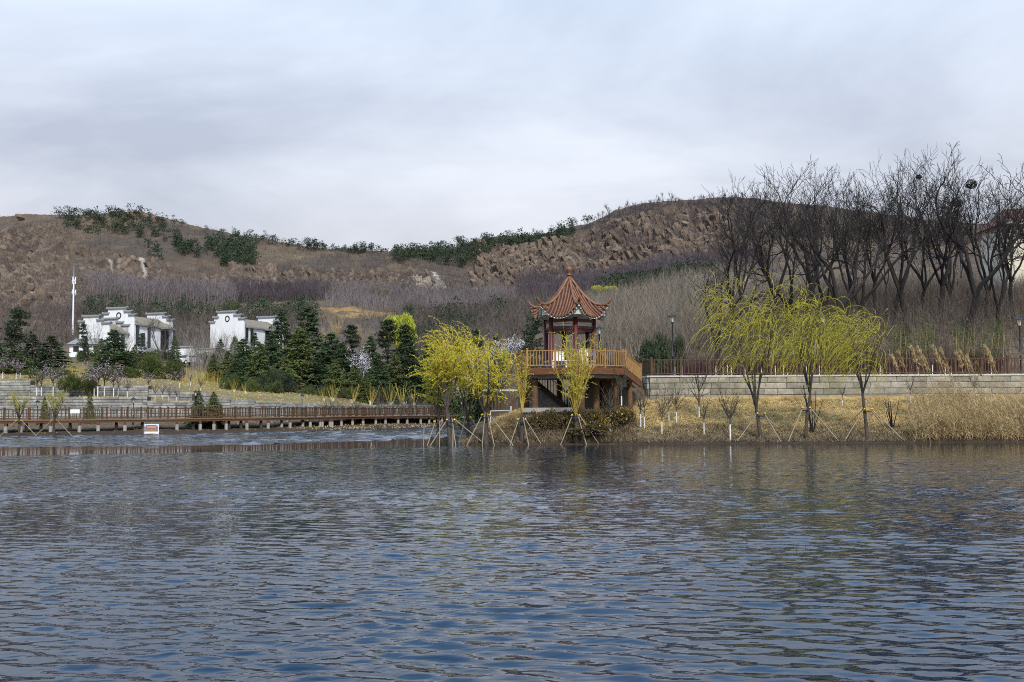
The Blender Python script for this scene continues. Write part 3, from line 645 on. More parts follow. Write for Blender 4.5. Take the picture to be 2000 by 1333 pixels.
# piles where the photo shows them (pale concrete foot, red-brown shaft)
def bw_at(px):
    xs = [p for p, _ in BW]; return Vector([np.interp(px, xs, [v[k] for v in bwp]) for k in range(3)])
pile_px = [-30, 10, 40, 98, 154, 191, 243, 345, 390, 417, 441, 481, 523, 565, 605, 624, 643, 687, 733, 776, 820, 862, 905]
g = G(); g.lathe([(0.16, -1.6), (0.16, -0.55), (0.15, -0.55), (0.0, -0.55)], n=8); foot = g.mesh('foot', M['concrete'])
g = G(); g.lathe([(0.13, -0.6), (0.13, -0.28)], n=8); shaft = g.mesh('pile', M['pile_red'])
for k, p in enumerate(pile_px):
    c = bw_at(p) + Vector((0.02, 0.14, 0)) - off
    s = link('pile', shaft, bw, c); link('foot', foot, s)
    c2 = c + Vector((0.9, 2.1, 0)); s = link('pile', shaft, bw, c2); link('foot', foot, s)
def bw_rail(side, every, bal, label):
    pts = []; zs = []
    for i in range(len(bwp)):
        p = bwp[i] + nrm2(i)*(0.10 if side == 0 else BWW-0.10); pts.append((p.x, p.y)); zs.append(p.z)
    r_ = thing('boardwalk_railing', label, 'railing', (pts[0][0], pts[0][1], zs[0]))
    baluster_fence(r_, pts, zs, 0.95, every, bal, M['fence_brown'], M['fence_brown'], M['fence_brown'], 0.13, 0.055, 0.07, 0.14, 0.10)
bw_rail(0, 1.75, 0.30, 'front brown baluster railing along the water side of the boardwalk')
bw_rail(1, 1.75, 0.44, 'rear brown baluster railing on the wall side of the boardwalk')
# white placard hung on the railing, picture board at the water's edge
p = bw_at(146) + Vector((0, -0.04, 0)); g = G(); g.box((0, 0, 0), (0.85, 0.03, 0.36)); o = g.obj('placard', M['white_print']); o.location = p + Vector((0, 0, 0.72)); o.rotation_euler.z = 0.15
tag(o, 'small white notice placard fixed to the boardwalk railing', 'placard')
sg = at(295.5, 848, 97.0); sg.z = max(sg.z, 0.05)
s = thing('picture_board', 'white framed picture board standing at the water below the boardwalk', 'sign', sg, 0.03)
def part(name, m, c, size, par, rot=0):
    g = G(); g.box(c, size, rot); return g.obj(name, m, par)
part('backing', M['white_print'], (0, 0, 0.42), (1.28, 0.05, 0.84), s)
for sx in (-0.5, 0.5): part('leg', M['white_metal'], (sx, 0.05, -0.2), (0.05, 0.05, 0.5), s)
part('printed_sky', M['sky_print'], (0, -0.03, 0.72), (1.16, 0.012, 0.16), s)
part('printed_ground', M['brown_print'], (0, -0.03, 0.42), (1.16, 0.012, 0.42), s)
part('printed_banner_frame', M['blue'], (0.0, -0.038, 0.60), (0.86, 0.01, 0.28), s)
part('printed_banner', M['orange_print'], (0.0, -0.045, 0.58), (0.78, 0.008, 0.20), s)
part('edge_strip', M['blue'], (-0.61, -0.03, 0.42), (0.04, 0.012, 0.82), s)

# ------------------------------------------------------------------ pavilion
PC = at(1113, 700, 66.0); DZ = 4.25
PHI0 = math.radians(10.5)
def hexdir(k, off_=0.0):   # corner k: 0 nearest to the viewer, going to the photo's right
    a = PHI0 + k*math.pi/3 + off_
    return Vector((math.sin(a), -math.cos(a), 0))
pv = thing('pavilion', 'hexagonal pavilion with orange tiled pointed roof and maroon columns on the raised deck', 'pavilion', (PC.x, PC.y, DZ))
APZ, RR = 9.62-DZ, 2.40
fq = np.array([0, .11, .2, .345, .475, .655, .82, .92, 1.0]); fv = np.array([0, .29, .61, 1.06, 1.37, 1.66, 1.74, 1.70, 1.58])
gq = np.array([0, .2, .4, .6, .8, 1.0]); gv = np.array([0, .66, 1.26, 1.74, 2.12, 2.40])
def roof_pt(k, lat, q, dz=0.0):
    """face k between corners k and k+1; lat -1..1 across the face; q 0 apex .. 1 eave"""
    c0, c1 = hexdir(k), hexdir(k+1)
    w = abs(lat)**2.3
    bulge = 1.0 - 0.05*(1-lat*lat)*q
    p = (c0*(1-lat)/2 + c1*(1+lat)/2)*RR*q*bulge
    drop = np.interp(q, gq, gv)*(1-w) + np.interp(q, fq, fv)*w
    return Vector((p.x, p.y, APZ - drop + dz))
roof = G()
for k in range(6):
    nl, nq = 18, 18
    for sgn, dz in ((1, 0.0), (-1, -0.13)):
        V = [tuple(roof_pt(k, -1+2*i/nl, max(j/nq, 0.012), dz)) for j in range(nq+1) for i in range(nl+1)]
        F = [[j*(nl+1)+i, j*(nl+1)+i+1, (j+1)*(nl+1)+i+1, (j+1)*(nl+1)+i] for j in range(nq) for i in range(nl)]
        if sgn < 0: F = [f[::-1] for f in F]
        roof.add(V, F, 0 if sgn > 0 else 1)
rf = roof.obj('roof', [M['pan_tile'], M['cream']], pv, True)
# tile rolls run down each face, ribbed ridges over the corners
for k in range(6):
    for i in range(-6, 7):
        lat_e = i/6.45; P = []
        x_e = lat_e    # lateral offset is fixed in plan: lat*q constant
        for q in np.linspace(max(abs(x_e)*1.0+0.035, 0.06), 1.012, 15):
            P.append(tuple(roof_pt(k, np.clip(x_e/q, -1, 1), q, 0.022)))
        g = G(); rr = np.full(len(P), 0.056)
        g.tube(P, rr, 7, True)
        # rings where the tiles overlap
        for j in range(1, len(P)-1):
            a = np.array(P[j]); b = np.array(P[j+1]); g.tube([a, a + (b-a)*0.16], [0.064, 0.064], 7)
        t = g.obj('tile_roll', M['tile'], rf, True)
        e_ = roof_pt(k, np.clip(x_e, -1, 1), 1.015, 0.0); g = G(); d = (hexdir(k)+hexdir(k+1)).normalized()
        g.tube([tuple(e_), tuple(e_ + d*0.03)], [0.07, 0.06], 8, True); g.obj('eave_tile', M['tile'], rf)
    P = [];
    for q in np.linspace(0.03, 1.0, 22): P.append(tuple(roof_pt(k, -1, q, 0.07)))
    e1, e0 = Vector(P[-1]), Vector(P[-2]); dd = (e1-e0).normalized()
    P.append(tuple(e1 + dd*0.10 + Vector((0, 0, 0.07)))); P.append(tuple(e1 + dd*0.15 + Vector((0, 0, 0.17))))
    g = G(); g.tube(P, [0.085]*20 + [0.08, 0.075, 0.06, 0.03], 8, True); g.obj('ridge', M['tile'], rf, True)
    # cream corner rafter fan under the upturned eave
    for s_ in (-1, 1):
        for j, la in enumerate((0.97, 0.87, 0.77, 0.67, 0.57)):
            kk, l_ = (k, -la) if s_ > 0 else (k-1, la)
            a = roof_pt(kk, l_, 0.62, -0.17); b = roof_pt(kk, l_, 0.985, -0.16); g = G(); g.bar(tuple(a), tuple(b), 0.06, 0.09); g.obj('rafter', M['cream'], rf)
    # cream fascia board under each eave
    V = []
    for i in range(13):
        la = -1+2*i/12; a = roof_pt(k, la, 0.90, -0.10); b = roof_pt(k, la, 0.90, -0.10); b.z = min(b.z - 0.10, APZ-2.30); V += [tuple(a), tuple(b)]
    g = G(); g.add(V, [[2*i, 2*i+1, 2*i+3, 2*i+2] for i in range(12)]); g.obj('fascia', M['cream'], rf)
g = G(); g.lathe([(0.0, -0.10), (0.16, -0.10), (0.17, 0.02), (0.11, 0.06), (0.10, 0.16), (0.15, 0.18), (0.15, 0.22), (0.10, 0.25), (0.12, 0.34), (0.185, 0.46), (0.20, 0.56), (0.185, 0.63), (0.12, 0.68), (0.0, 0.70)], (0, 0, APZ-0.02), 20)
g.obj('finial', M['tile'], rf, True)
CR = 1.47
for k in range(6):
    c = hexdir(k)*CR; g = G(); g.lathe([(0.0, 0.0), (0.21, 0.0), (0.21, 0.10), (0.16, 0.16), (0.135, 0.2), (0.13, 2.95), (0.0, 2.95)], (c.x, c.y, 0), 14); g.obj('column', M['red_wood'], pv, True)
    a, b = hexdir(k)*CR, hexdir(k+1)*CR
    for z, h, nm in ((2.38, 0.15, 'beam'), (2.78, 0.16, 'beam')):
        g = G(); g.bar((a.x, a.y, z), (b.x, b.y, z), 0.10, h); g.obj(nm, M['red_wood'], pv)
    # fretwork between the two beams and hanging below
    for z0, z1, m_ in ((2.46, 2.70, M['cream']), (2.14, 2.30, M['red_wood'])):
        g = G(); n = 11
        for i in range(n):
            t0, t1 = 0.09+0.82*i/n, 0.09+0.82*(i+1)/n; p = a.lerp(b, t0); q = a.lerp(b, t1)
            g.bar((p.x, p.y, z0), (q.x, q.y, z1), 0.025, 0.025); g.bar((p.x, p.y, z1), (q.x, q.y, z0), 0.025, 0.025); g.bar((p.x, p.y, z0), (p.x, p.y, z1), 0.022, 0.022)
        g.bar((a.x, a.y, z0), (b.x, b.y, z0), 0.03, 0.03)
        o = g.obj('fretwork', m_, pv)
    if k in (0, 2, 3, 4, 5):   # bench slabs between the columns
        p, q = a.lerp(b, 0.1), a.lerp(b, 0.9); g = G(); g.bar((p.x, p.y, 0.44), (q.x, q.y, 0.44), 0.38, 0.07); be = g.obj('bench', M['concrete'], pv)
        for t_ in (0.12, 0.88):
            c = p.lerp(q, t_); g = G(); g.box((c.x, c.y, 0.205), (0.16, 0.16, 0.40)); g.obj('bench_leg', M['concrete'], be)

# raised deck under the pavilion
DR = 3.42
dkt = thing('viewing_deck', 'raised hexagonal timber deck on log posts carrying the pavilion', 'deck', (PC.x, PC.y, DZ))
g = G(); V = [];
for z in (-0.02, -0.32):
    V += [tuple(hexdir(k)*(DR-0.10) + Vector((0, 0, z))) for k in range(6)]
g.add(V, [[0,1,2,3],[0,3,4,5]]); g.F.append(np.array([[9,8,7,6],[11,10,9,6]])); g.M.append((2, 0)); g.F.append(np.array([[i, i+6, (i+1) % 6+6, (i+1) % 6] for i in range(6)])); g.M.append((6, 0))
g.obj('slab', M['concrete'], dkt)
g = G(); V = [];
for z in (-0.32, -0.56):
    V += [tuple(hexdir(k)*(DR-0.42) + Vector((0, 0, z))) for k in range(6)]
g.add(V, [[9,8,7,6]]); g.F.append(np.array([[11,10,9,6]])); g.M.append((1, 0)); g.F.append(np.array([[i, i+6, (i+1) % 6+6, (i+1) % 6] for i in range(6)])); g.M.append((6, 0))
g.obj('soffit', M['concrete'], dkt)
GZ = 2.0 - DZ
for k in range(6):
    a, b = hexdir(k)*DR, hexdir(k+1)*DR
    for z, h in ((-0.07, 0.125), (-0.20, 0.125), (-0.325, 0.115)):
        g = G(); g.bar((a.x, a.y, z), (b.x, b.y, z), 0.14, h); g.obj('fascia_board', M['timber'], dkt)
    c = hexdir(k)*2.75; g = G(); g.tube([(c.x, c.y, GZ-0.3), (c.x, c.y, (GZ-0.5)/2), (c.x, c.y, -0.55)], [0.19, 0.175, 0.185], 10); g.obj('log_post', M['post_wood'], dkt, True)
g = G(); g.tube([(0.2, 1.2, GZ-0.3), (0.2, 1.2, -0.5)], [0.2, 0.2], 10); g.obj('log_post', M['post_wood'], dkt, True)
g = G(); g.tube([(1.45, -0.9, GZ-0.3), (1.45, -0.9, -0.5)], [0.2, 0.2], 10); g.obj('log_post', M['post_wood'], dkt, True)
g = G(); g.box((-1.1, 0.6, GZ-0.13), (3.4, 6.0, 0.26)); g.obj('plinth', M['concrete'], dkt)
g = G(); g.box((2.2, 2.2, (GZ-0.5)/2), (2.9, 0.2, -GZ-0.5)); g.obj('back_wall', M['dark_concrete'], dkt)
g = G(); g.box((-2.6, 1.7, (GZ-0.5)/2-0.0), (0.9, 0.25, -GZ-0.55)); g.obj('back_wall', M['concrete'], dkt)
# railing round the deck (open on the stair side at corner 1 and at the back)
rl_ = thing('deck_railing', 'ochre baluster railing round the pavilion deck', 'railing', (PC.x, PC.y, DZ))
P0 = Vector((PC.x, PC.y, 0))
ring = [hexdir(k)*(DR-0.09) + P0 for k in (2, 3, 4, 5, 6, 7)]
pts = [(p.x, p.y) for p in ring[1:]]
baluster_fence(rl_, pts, [DZ]*len(pts), 1.0, 1.72, 0.19, M['rail_gold'], M['rail_gold'], M['rail_gold'], 0.10, 0.036, 0.055, 0.13, 0.07)
# steps from the deck down to the path on the wall
c1 = hexdir(1)*DR; c2 = hexdir(2)*DR; m0 = c1.lerp(c2, 0.10) + P0; 
stA = Vector((m0.x-0.1, m0.y, DZ)); stB = Vector((XY(1252, 68.4)[0], 68.6, 3.55))
st = thing('deck_steps', 'short timber-sided steps from the pavilion deck down to the walled path', 'steps', stA)
dv_ = stB - stA; hd = Vector((dv_.x, dv_.y, 0)); hl = hd.length; hd.normalize(); pr = Vector((-hd.y, hd.x, 0))
for i in range(5):
    t = (i+0.5)/5; c = dv_*t; z = dv_.z*(i+1)/5
    g = G(); cc = Vector((c.x, c.y, z+0.05)) + pr*0.8; g.box(tuple(cc), (hl/5+0.03, 1.5, 0.12), math.atan2(hd.y, hd.x)); g.obj('tread', M['concrete'], st)
for s_ in (0.0, 1.6):
    o_ = pr*s_
    g = G(); g.bar(tuple(o_ + Vector((0, 0, -0.16))), tuple(dv_ + o_ + Vector((0, 0, -0.16))), 0.14, 0.36); g.obj('stringer', M['timber'], st)
g = G(); q = pr*0.35
g.add([tuple(q+Vector((0,0,-0.3))), tuple(q+dv_+Vector((0,0,-0.3))), tuple(q+dv_+Vector((0,0,-1.0)))[:2]+(GZ+1.2,), tuple(q)[:2]+(GZ+1.2,)], [[0,3,2,1]]); g.obj('side_panel', M['dark_concrete'], st)
r2 = thing('step_railing', 'ochre sloping railing beside the pavilion steps', 'railing', stA)
baluster_fence(r2, [(stA.x, stA.y), (stB.x, stB.y)], [stA.z, stB.z], 1.0, 2.6, 0.17, M['rail_gold'], M['rail_gold'], M['rail_gold'], 0.10, 0.036, 0.055, 0.13, 0.07)
cA = stA + pr*1.6; cB = stB + pr*1.6
r2 = thing('step_railing', 'brown sloping railing on the landward side of the pavilion steps', 'railing', cA)
baluster_fence(r2, [(cA.x, cA.y), (cB.x, cB.y)], [cA.z, cB.z], 1.0, 2.6, 0.17, M['fence_brown'], M['fence_brown'], M['fence_brown'], 0.10, 0.036, 0.055, 0.13, 0.07)
lp = XY(1229, 67.2); g = G(); g.tube([(0, 0, 0), (0, 0, 1.55)], [0.17, 0.16], 10); o = g.obj('log_post', M['post_wood'], st, True); o.location = (lp[0]-stA.x, lp[1]-stA.y, 1.95-stA.z)
g = G(); g.box((0, 0, 0.0), (0.22, 0.5, 0.9)); o = g.obj('newel_block', M['plaster'], st); o.location = Vector((XY(1249, 68.8)[0], 68.9, 3.9)) - stA
# lower stair under the deck
sA = at(1032, 735, 67.9); sB = at(1108, 800, 67.9); sA.z = 3.95; sB.z = 2.02
ls = thing('under_deck_stair', 'dark timber stair with railing descending beneath the pavilion deck', 'stairs', sA)
dv_ = sB - sA
for i in range(11):
    t = (i+0.5)/11; c = dv_*t; g = G(); g.box((c.x, 0.55, c.z), (0.26, 1.0, 0.05)); g.obj('tread', M['fence_brown'], ls)
for s_ in (0.0, 1.1):
    g = G(); g.bar((0, s_, -0.05), (dv_.x, s_, dv_.z-0.05), 0.08, 0.30); g.obj('stringer', M['fence_brown'], ls)
g = G(); g.add([(0, 0.3, -0.25), (dv_.x, 0.3, dv_.z-0.2), (0, 0.3, dv_.z-0.2)], [[0,2,1]]); g.obj('side_panel', M['concrete'], ls)
r3 = thing('stair_railing', 'dark brown railing along the stair beneath the deck', 'railing', sA)
baluster_fence(r3, [(sA.x, sA.y), (sB.x, sB.y)], [sA.z, sB.z], 0.95, 1.3, 0.17, M['fence_brown'], M['fence_brown'], M['fence_brown'], 0.08, 0.035, 0.05, 0.10, 0.05)
# timber footbridge end beside the deck, with a log parapet
tb = at(975, 790, 74.0)
fb = thing('timber_shelter', 'low brown timber lean-to with pale roof edge behind the yellow willows', 'shelter', tb)
fb.location.z = ground(tb.x, tb.y)
H_ = zpix(975, 765, 74) - fb.location.z
for sx in (-1.0, 1.0):
    for sy in (0, 1.4): part('post', M['fence_brown'], (sx, sy, H_/2), (0.12, 0.12, H_), fb)
for i in range(9): part('slat', M['fence_brown'], (-0.9+i*0.22, -0.05, H_*0.45), (0.10, 0.05, H_*0.85), fb)
for i in range(3): part('roof_board', M['coping'] if i < 2 else M['post_wood'], (0.05*i, 0.1+0.6*i, H_+0.05+0.05*i), (2.5, 0.5, 0.07), fb)
# low kerb rail on the peninsula
kb = thing('pipe_rail', 'thin pale rail with a short white post on the peninsula', 'rail', at(960, 802, 72))
kb.location.z = ground(kb.location.x, 72.0) if True else 0
a = at(958, 803, 72) - Vector(kb.location); b = at(998, 802, 72) - Vector(kb.location)
g = G(); g.bar(tuple(a), tuple(b), 0.06, 0.06); g.obj('rail', M['coping'], kb)
g = G(); g.bar((b.x, b.y, -0.3), (b.x, b.y, b.z+0.28), 0.1, 0.1); g.obj('post', M['whitewash'], kb)
g = G(); g.bar((a.x, a.y, -0.3), (a.x, a.y, a.z), 0.06, 0.06); g.obj('post', M['coping'], kb)

# ------------------------------------------------------------------ lamps
def lamp(px, top, Y, label, kind=0):
    b = gp(px, Y); H = zpix(px, top, Y) - b.z
    r_ = thing('street_lamp', label, 'street lamp', b, group='black lantern posts round the lake')
    w = 0.05 if kind == 0 else 0.04
    g = G(); g.lathe([(0.0, 0), (w*2.6, 0), (w*2.6, 0.12), (w*1.7, 0.3), (w*1.1, 0.5), (w*1.1, H*0.33), (w*1.5, H*0.33), (w*1.5, H*0.36), (w*0.9, H*0.37), (w*0.8, H-0.62), (w*1.4, H-0.60), (w*1.2, H-0.52)], n=10); g.obj('pole', M['lamp_metal'], r_, True)
    s = 1.0 if kind == 0 else 0.8
    g = G(); g.lathe([(0.10*s, H-0.52), (0.19*s, H-0.14), (0.0, H-0.14)], n=6); g.obj('lantern', M['lamp_glass'], r_)
    g = G(); g.lathe([(0.30*s, H-0.15), (0.30*s, H-0.12), (0.16*s, H-0.05), (0.07*s, H-0.02), (0.05*s, H+0.04), (0.0, H+0.06)], n=8); g.obj('cap', M['lamp_metal'], r_)
    for i in range(6):
        a_ = i*math.pi/3; g = G(); g.bar((0.10*s*math.cos(a_), 0.10*s*math.sin(a_), H-0.52), (0.195*s*math.cos(a_), 0.195*s*math.sin(a_), H-0.14), 0.018, 0.018); g.obj('lantern_bar', M['lamp_metal'], r_)
lamp(1314, 614, 73.0, 'tall black lantern post beside the dark evergreen bush')
lamp(1171, 637, 72.0, 'black lantern post just behind the pavilion')
lamp(1609, 615, 74.5, 'black lantern post with its lantern among the willow crowns')
lamp(1994, 621, 74.0, 'black lantern post beside the path at the picture edge')
lamp(74, 782, 108, 'low lantern post behind the boardwalk between the two staked saplings', 1)
lamp(261, 777, 108, 'low lantern post before the grey terrace wall above the picture board', 1)
lamp(382, 763, 110, 'low lantern post beside the bushy evergreens on the boardwalk', 1)
lamp(590, 770, 121, 'low lantern post standing by the solid panel of the boardwalk railing', 1)
lamp(805, 771, 144, 'small lantern post behind the boardwalk near the yellow willows', 1)
lamp(1406, 612, 92, 'black lantern post partly hidden beside the tan billboard', 0)

# ------------------------------------------------------------------ houses
def hui_house(name, label, px, Y, a_len, b_len, heights, windows, wing=None):
    """white plaster house with stepped gable walls; the corner at px is nearest"""
    O = gp(px, Y); root = thing(name, label, 'house', O)
    rt = Matrix.Rotation(math.atan((1000-px)/FPX), 3, 'Z'); A = rt @ Vector((-0.82, 0.57, 0)); B = rt @ Vector((0.57, 0.82, 0)); angA = math.atan2(A.y, A.x); angB = math.atan2(B.y, B.x)
    def block(o, aw, bl, eave, steps, ridge, tagw):
        # walls
        g = G(); c = o + A*aw/2 + B*bl/2; g.box((c.x, c.y, eave/2-1.0), (bl-0.3, aw-0.02, eave+2.0), angB); g.obj('wall', M['plaster'], root)
        # roof: two slopes along B
        for s_ in (0, 1):
            e0 = o + A*(aw*s_ + (0.25 if s_ else -0.25)); r0 = o + A*aw/2
            V = [e0+B*0.1+Vector((0,0,eave-0.05)), e0+B*(bl-0.1)+Vector((0,0,eave-0.05)), r0+B*(bl-0.1)+Vector((0,0,ridge)), r0+B*0.1+Vector((0,0,ridge))]
            V2 = [v - Vector((0, 0, 0.18)) for v in V]
            g = G(); g.add([tuple(v) for v in V+V2], [[0,1,2,3],[7,6,5,4],[0,4,5,1],[1,5,6,2],[3,7,4,0]]); rfo = g.obj('roof', M['roof_grey'], root)
            n = int(bl/0.45)
            for i in range(n):
                p = V[0].lerp(V[1], (i+0.5)/n); q = V[3].lerp(V[2], (i+0.5)/n); g = G(); g.bar(tuple(p+Vector((0,0,0.03))), tuple(q+Vector((0,0,0.03))), 0.13, 0.09); g.obj('tile_roll', M['roof_grey'], rfo)
            g = G(); g.bar(tuple(V[0]-Vector((0,0,0.16))), tuple(V[1]-Vector((0,0,0.16))), 0.10, 0.20); g.obj('eave_board', M['coping_dark'], rfo)
        # stepped gables
        for bo in (0.0, bl):
            gw = thing('gable_wall', None, None); gw.parent = root
            for (f0, f1, h) in steps:
                p = o + A*(aw*f0) + B*bo; q = o + A*(aw*f1) + B*bo; c = (p+q)/2
                g = G(); g.box((c.x, c.y, h/2-1.0), (abs(aw*(f1-f0)), 0.34, h+2.0), angA); g.obj('gable_panel', M['plaster'], gw)
                g = G(); L = abs(aw*(f1-f0))+0.5
                g.box((c.x, c.y, h+0.10), (L, 0.75, 0.18), angA); g.box((c.x, c.y, h+0.27), (L-0.1, 0.45, 0.16), angA, top=0.75); g.obj('coping', M['coping_dark'], gw)
                for e_, s2 in ((p, -1), (q, 1)):
                    k = e_ + A*(0.25*s2*(1 if f1 > f0 else -1)); g = G(); g.box((k.x, k.y, h+0.32), (0.3, 0.5, 0.22), angA, top=0.6); g.obj('coping_end', M['coping_dark'], gw)
    block(Vector((0,0,0)), a_len, b_len, heights['eave'], heights['steps'], heights['ridge'], 'main')
    # round gable emblem ring
    top = max(h for _, _, h in heights['steps']); c = A*(a_len*0.5) - B*0.2
    P = [tuple(c + A*(0.42*math.cos(t)) + Vector((0, 0, top-1.15+0.5*math.sin(t)))) for t in np.linspace(0, 2*math.pi, 17)]
    g = G(); g.tube(P, 0.10, 5); g.obj('gable_ring', M['window_frame'], root)
    for (b0, b1, z0, z1) in windows:
        c = B*((b0+b1)/2) - A*0.015; f_ = G(); f_.box((c.x, c.y, (z0+z1)/2), (b1-b0+0.16, 0.12, z1-z0+0.16), angB); w = f_.obj('window', M['window_frame'], root)
        c2 = c - A*0.05; g = G(); g.box((c2.x, c2.y, (z0+z1)/2), (b1-b0, 0.06, z1-z0), angB); g.obj('pane', M['window'], w)
        for z in (z0+(z1-z0)*0.33, z0+(z1-z0)*0.66):
            c3 = c - A*0.09; g = G(); g.box((c3.x, c3.y, z), (b1-b0, 0.03, 0.05), angB); g.obj('glazing_bar', M['window_frame'], w)
    if wing:
        o = A*wing['a'] - B*wing['b']
        block(o, wing['aw'], wing['b'], wing['eave'], wing['steps'], wing['ridge'], 'wing')
        for (b0, b1, z0, z1) in wing['windows']:
            c = o + B*((b0+b1)/2) - A*0.015; f_ = G(); f_.box((c.x, c.y, (z0+z1)/2), (b1-b0+0.14, 0.12, z1-z0+0.14), angB); w = f_.obj('window', M['window_frame'], root)
            c2 = c - A*0.05; g = G(); g.box((c2.x, c2.y, (z0+z1)/2), (b1-b0, 0.06, z1-z0), angB); g.obj('pane', M['window'], w)
    return root, A, B
def hp(px, py, Y, O): return zpix(px, py, Y) - O.z
O1 = gp(261, 195); h = lambda y: hp(255, y, 195, O1)
house1, A_, B_ = hui_house('white_house', 'white house with stepped gables and a front wing near the mast', 261, 195, 6.2, 11.6,
    dict(eave=h(632), ridge=h(614), steps=[(0.0, 0.14, h(617)), (0.14, 0.29, h(610)), (0.29, 0.86, h(603)), (0.86, 1.0, h(613))]),
    [(0.45, 1.2, h(674), h(637)), (2.2, 2.9, h(674), h(650)), (3.9, 4.6, h(676), h(638)), (7.9, 10.2, h(678), h(641))],
    dict(a=1.1, b=5.4, aw=5.6, eave=h(651), ridge=h(634), steps=[(0.0, 0.22, h(637)), (0.22, 0.40, h(631)), (0.40, 0.92, h(623)), (0.92, 1.05, h(633))], windows=[(1.6, 2.3, h(684), h(657)), (3.3, 4.0, h(684), h(657))]))
# porch over the big window
c = B_*9.05 - A_*0.6; g = G(); g.box((c.x, c.y, h(636)), (3.2, 1.2, 0.25), math.atan2(B_.y, B_.x)); po = g.obj('porch_roof', M['coping_dark'], house1)
for b in (7.7, 10.4):
    c = B_*b - A_*1.05; g = G(); g.box((c.x, c.y, (h(637)+h(695))/2), (0.22, 0.22, h(637)-h(695)), 0); g.obj('porch_post', M['window_frame'], po)
for b, wd in ((3.4, 3.4), (8.6, 2.6)):   # low porch roofs by the doors
    c = B_*b - A_*1.0; g = G(); g.box((c.x, c.y, h(684)), (wd, 1.8, 0.9), math.atan2(B_.y, B_.x), top=0.45); g.obj('porch_roof', M['coping_dark'], house1)
O2 = gp(476, 205); h = lambda y: hp(470, y, 205, O2)
house2, A_, B_ = hui_house('white_house', 'white house with stepped gable behind the conifers, long pale roof', 476, 205, 7.2, 13.0,
    dict(eave=h(637), ridge=h(619), steps=[(0.0, 0.13, h(624)), (0.13, 0.27, h(617)), (0.27, 0.80, h(609.5)), (0.80, 0.91, h(620)), (0.91, 1.02, h(629))]),
    [(0.4, 1.1, h(665), h(642)), (2.0, 2.7, h(665), h(642)), (6.8, 9.2, h(668), h(642))])
c = B_*7.9 - A_*0.5; g = G(); g.box((c.x, c.y, h(640)), (3.2, 1.2, 0.3), math.atan2(B_.y, B_.x)); g.obj('porch_roof', M['coping_dark'], house2)
def annex(px0, px1, ytop, ybot, Y, label, roof=True, name='garden_house'):
    a = XY(px0, Y); b = XY(px1, Y); z1 = zpix((px0+px1)/2, ytop, Y); z0 = zpix((px0+px1)/2, ybot, Y); wd = b[0]-a[0]
    r_ = thing(name, label, 'garden wall' if not roof else 'outbuilding', ((a[0]+b[0])/2, Y, z0))
    part('wall', M['plaster'], (0, 0, (z1-z0)/2-1), (wd, 3.0 if roof else 0.3, z1-z0+2), r_)
    if roof:
        g = G(); g.box((0, 0, z1-z0+0.5), (wd+0.8, 4.0, 1.0), 0, top=0.55); g.obj('roof', M['coping_dark'], r_)
        for i in range(3):
            part('window', M['window'], (-wd*0.3+i*wd*0.3, -1.52, (z1-z0)*0.45), (0.9, 0.06, 0.9), r_)
    else:
        g = G(); g.box((0, 0, z1-z0+0.12), (wd+0.2, 0.7, 0.22), 0, top=0.7); g.obj('coping', M['coping_dark'], r_)
    return r_
annex(141, 206, 674, 690, 186, 'low white outbuilding with dark roof in front of the gabled house')
annex(337, 380, 679, 692, 186, 'white garden wall with dark coping beside the gabled house', False, 'garden_wall')
annex(365, 428, 683, 690, 194, 'white garden wall behind the grey saplings, between the two houses', False, 'garden_wall')
# far villa behind the bare trees
vb = gp(1995, 138); villa = thing('villa', 'cream villa with red tiled roof behind the bare trees', 'house', (XY(2034, 138)[0], 138, vb.z))
zv = lambda y: zpix(1985, y, 138) - vb.z
wv = (2070-1927)/FPX*138
part('wall', M['cream_wall'], (0.6, 4, zv(436)/2-1), (wv-0.6, 8, zv(436)+2), villa)
part('stair_tower', M['cream_wall'], (-wv/2+1.1, -0.6, zv(470)/2-1), (2.2, 1.6, zv(470)+2), villa)
V = [(-wv/2+0.2, -0.9, zv(436)), (wv/2+2, -0.9, zv(436)), (wv/2+2, 8.9, zv(436)), (-wv/2+0.2, 8.9, zv(436)), (-wv/2+2.3, 4, zv(398)), (wv/2, 4, zv(398))]
g = G(); g.add(V, [[0,1,5,4]]); g.F.append(np.array([[2,3,4,5]])); g.M.append((1,0)); g.F.append(np.array([[0,4,3]])); g.M.append((1,0)); g.F.append(np.array([[0,3,2,1]])); g.M.append((1,0)); vr = g.obj('roof', M['red_roof'], villa)
for i in range(22):
    t = (i+0.5)/22; a = Vector(V[0]).lerp(Vector(V[1]), t); b = Vector(V[4]).lerp(Vector(V[5]), t); g = G(); g.bar(tuple(a+Vector((0,0,0.06))), tuple(b+Vector((0,0,0.06))), 0.2, 0.1); g.obj('tile_roll', M['red_roof'], vr)
part('eave_board', M['coping'], (1.0, -0.85, zv(437)), (wv+1.4, 0.2, 0.35), villa)
for i, (x_, y0, y1) in enumerate(((-1.6, 480, 455), (1.0, 480, 455), (-1.6, 525, 498), (1.0, 525, 498), (-1.6, 565, 540), (1.0, 565, 540))):
    w = part('window', M['window_frame'], (x_, -0.03, (zv(y0)+zv(y1))/2), (1.3, 0.1, zv(y1)-zv(y0)), villa); part('pane', M['window'], (x_, -0.09, (zv(y0)+zv(y1))/2), (1.1, 0.05, zv(y1)-zv(y0)-0.2), w)
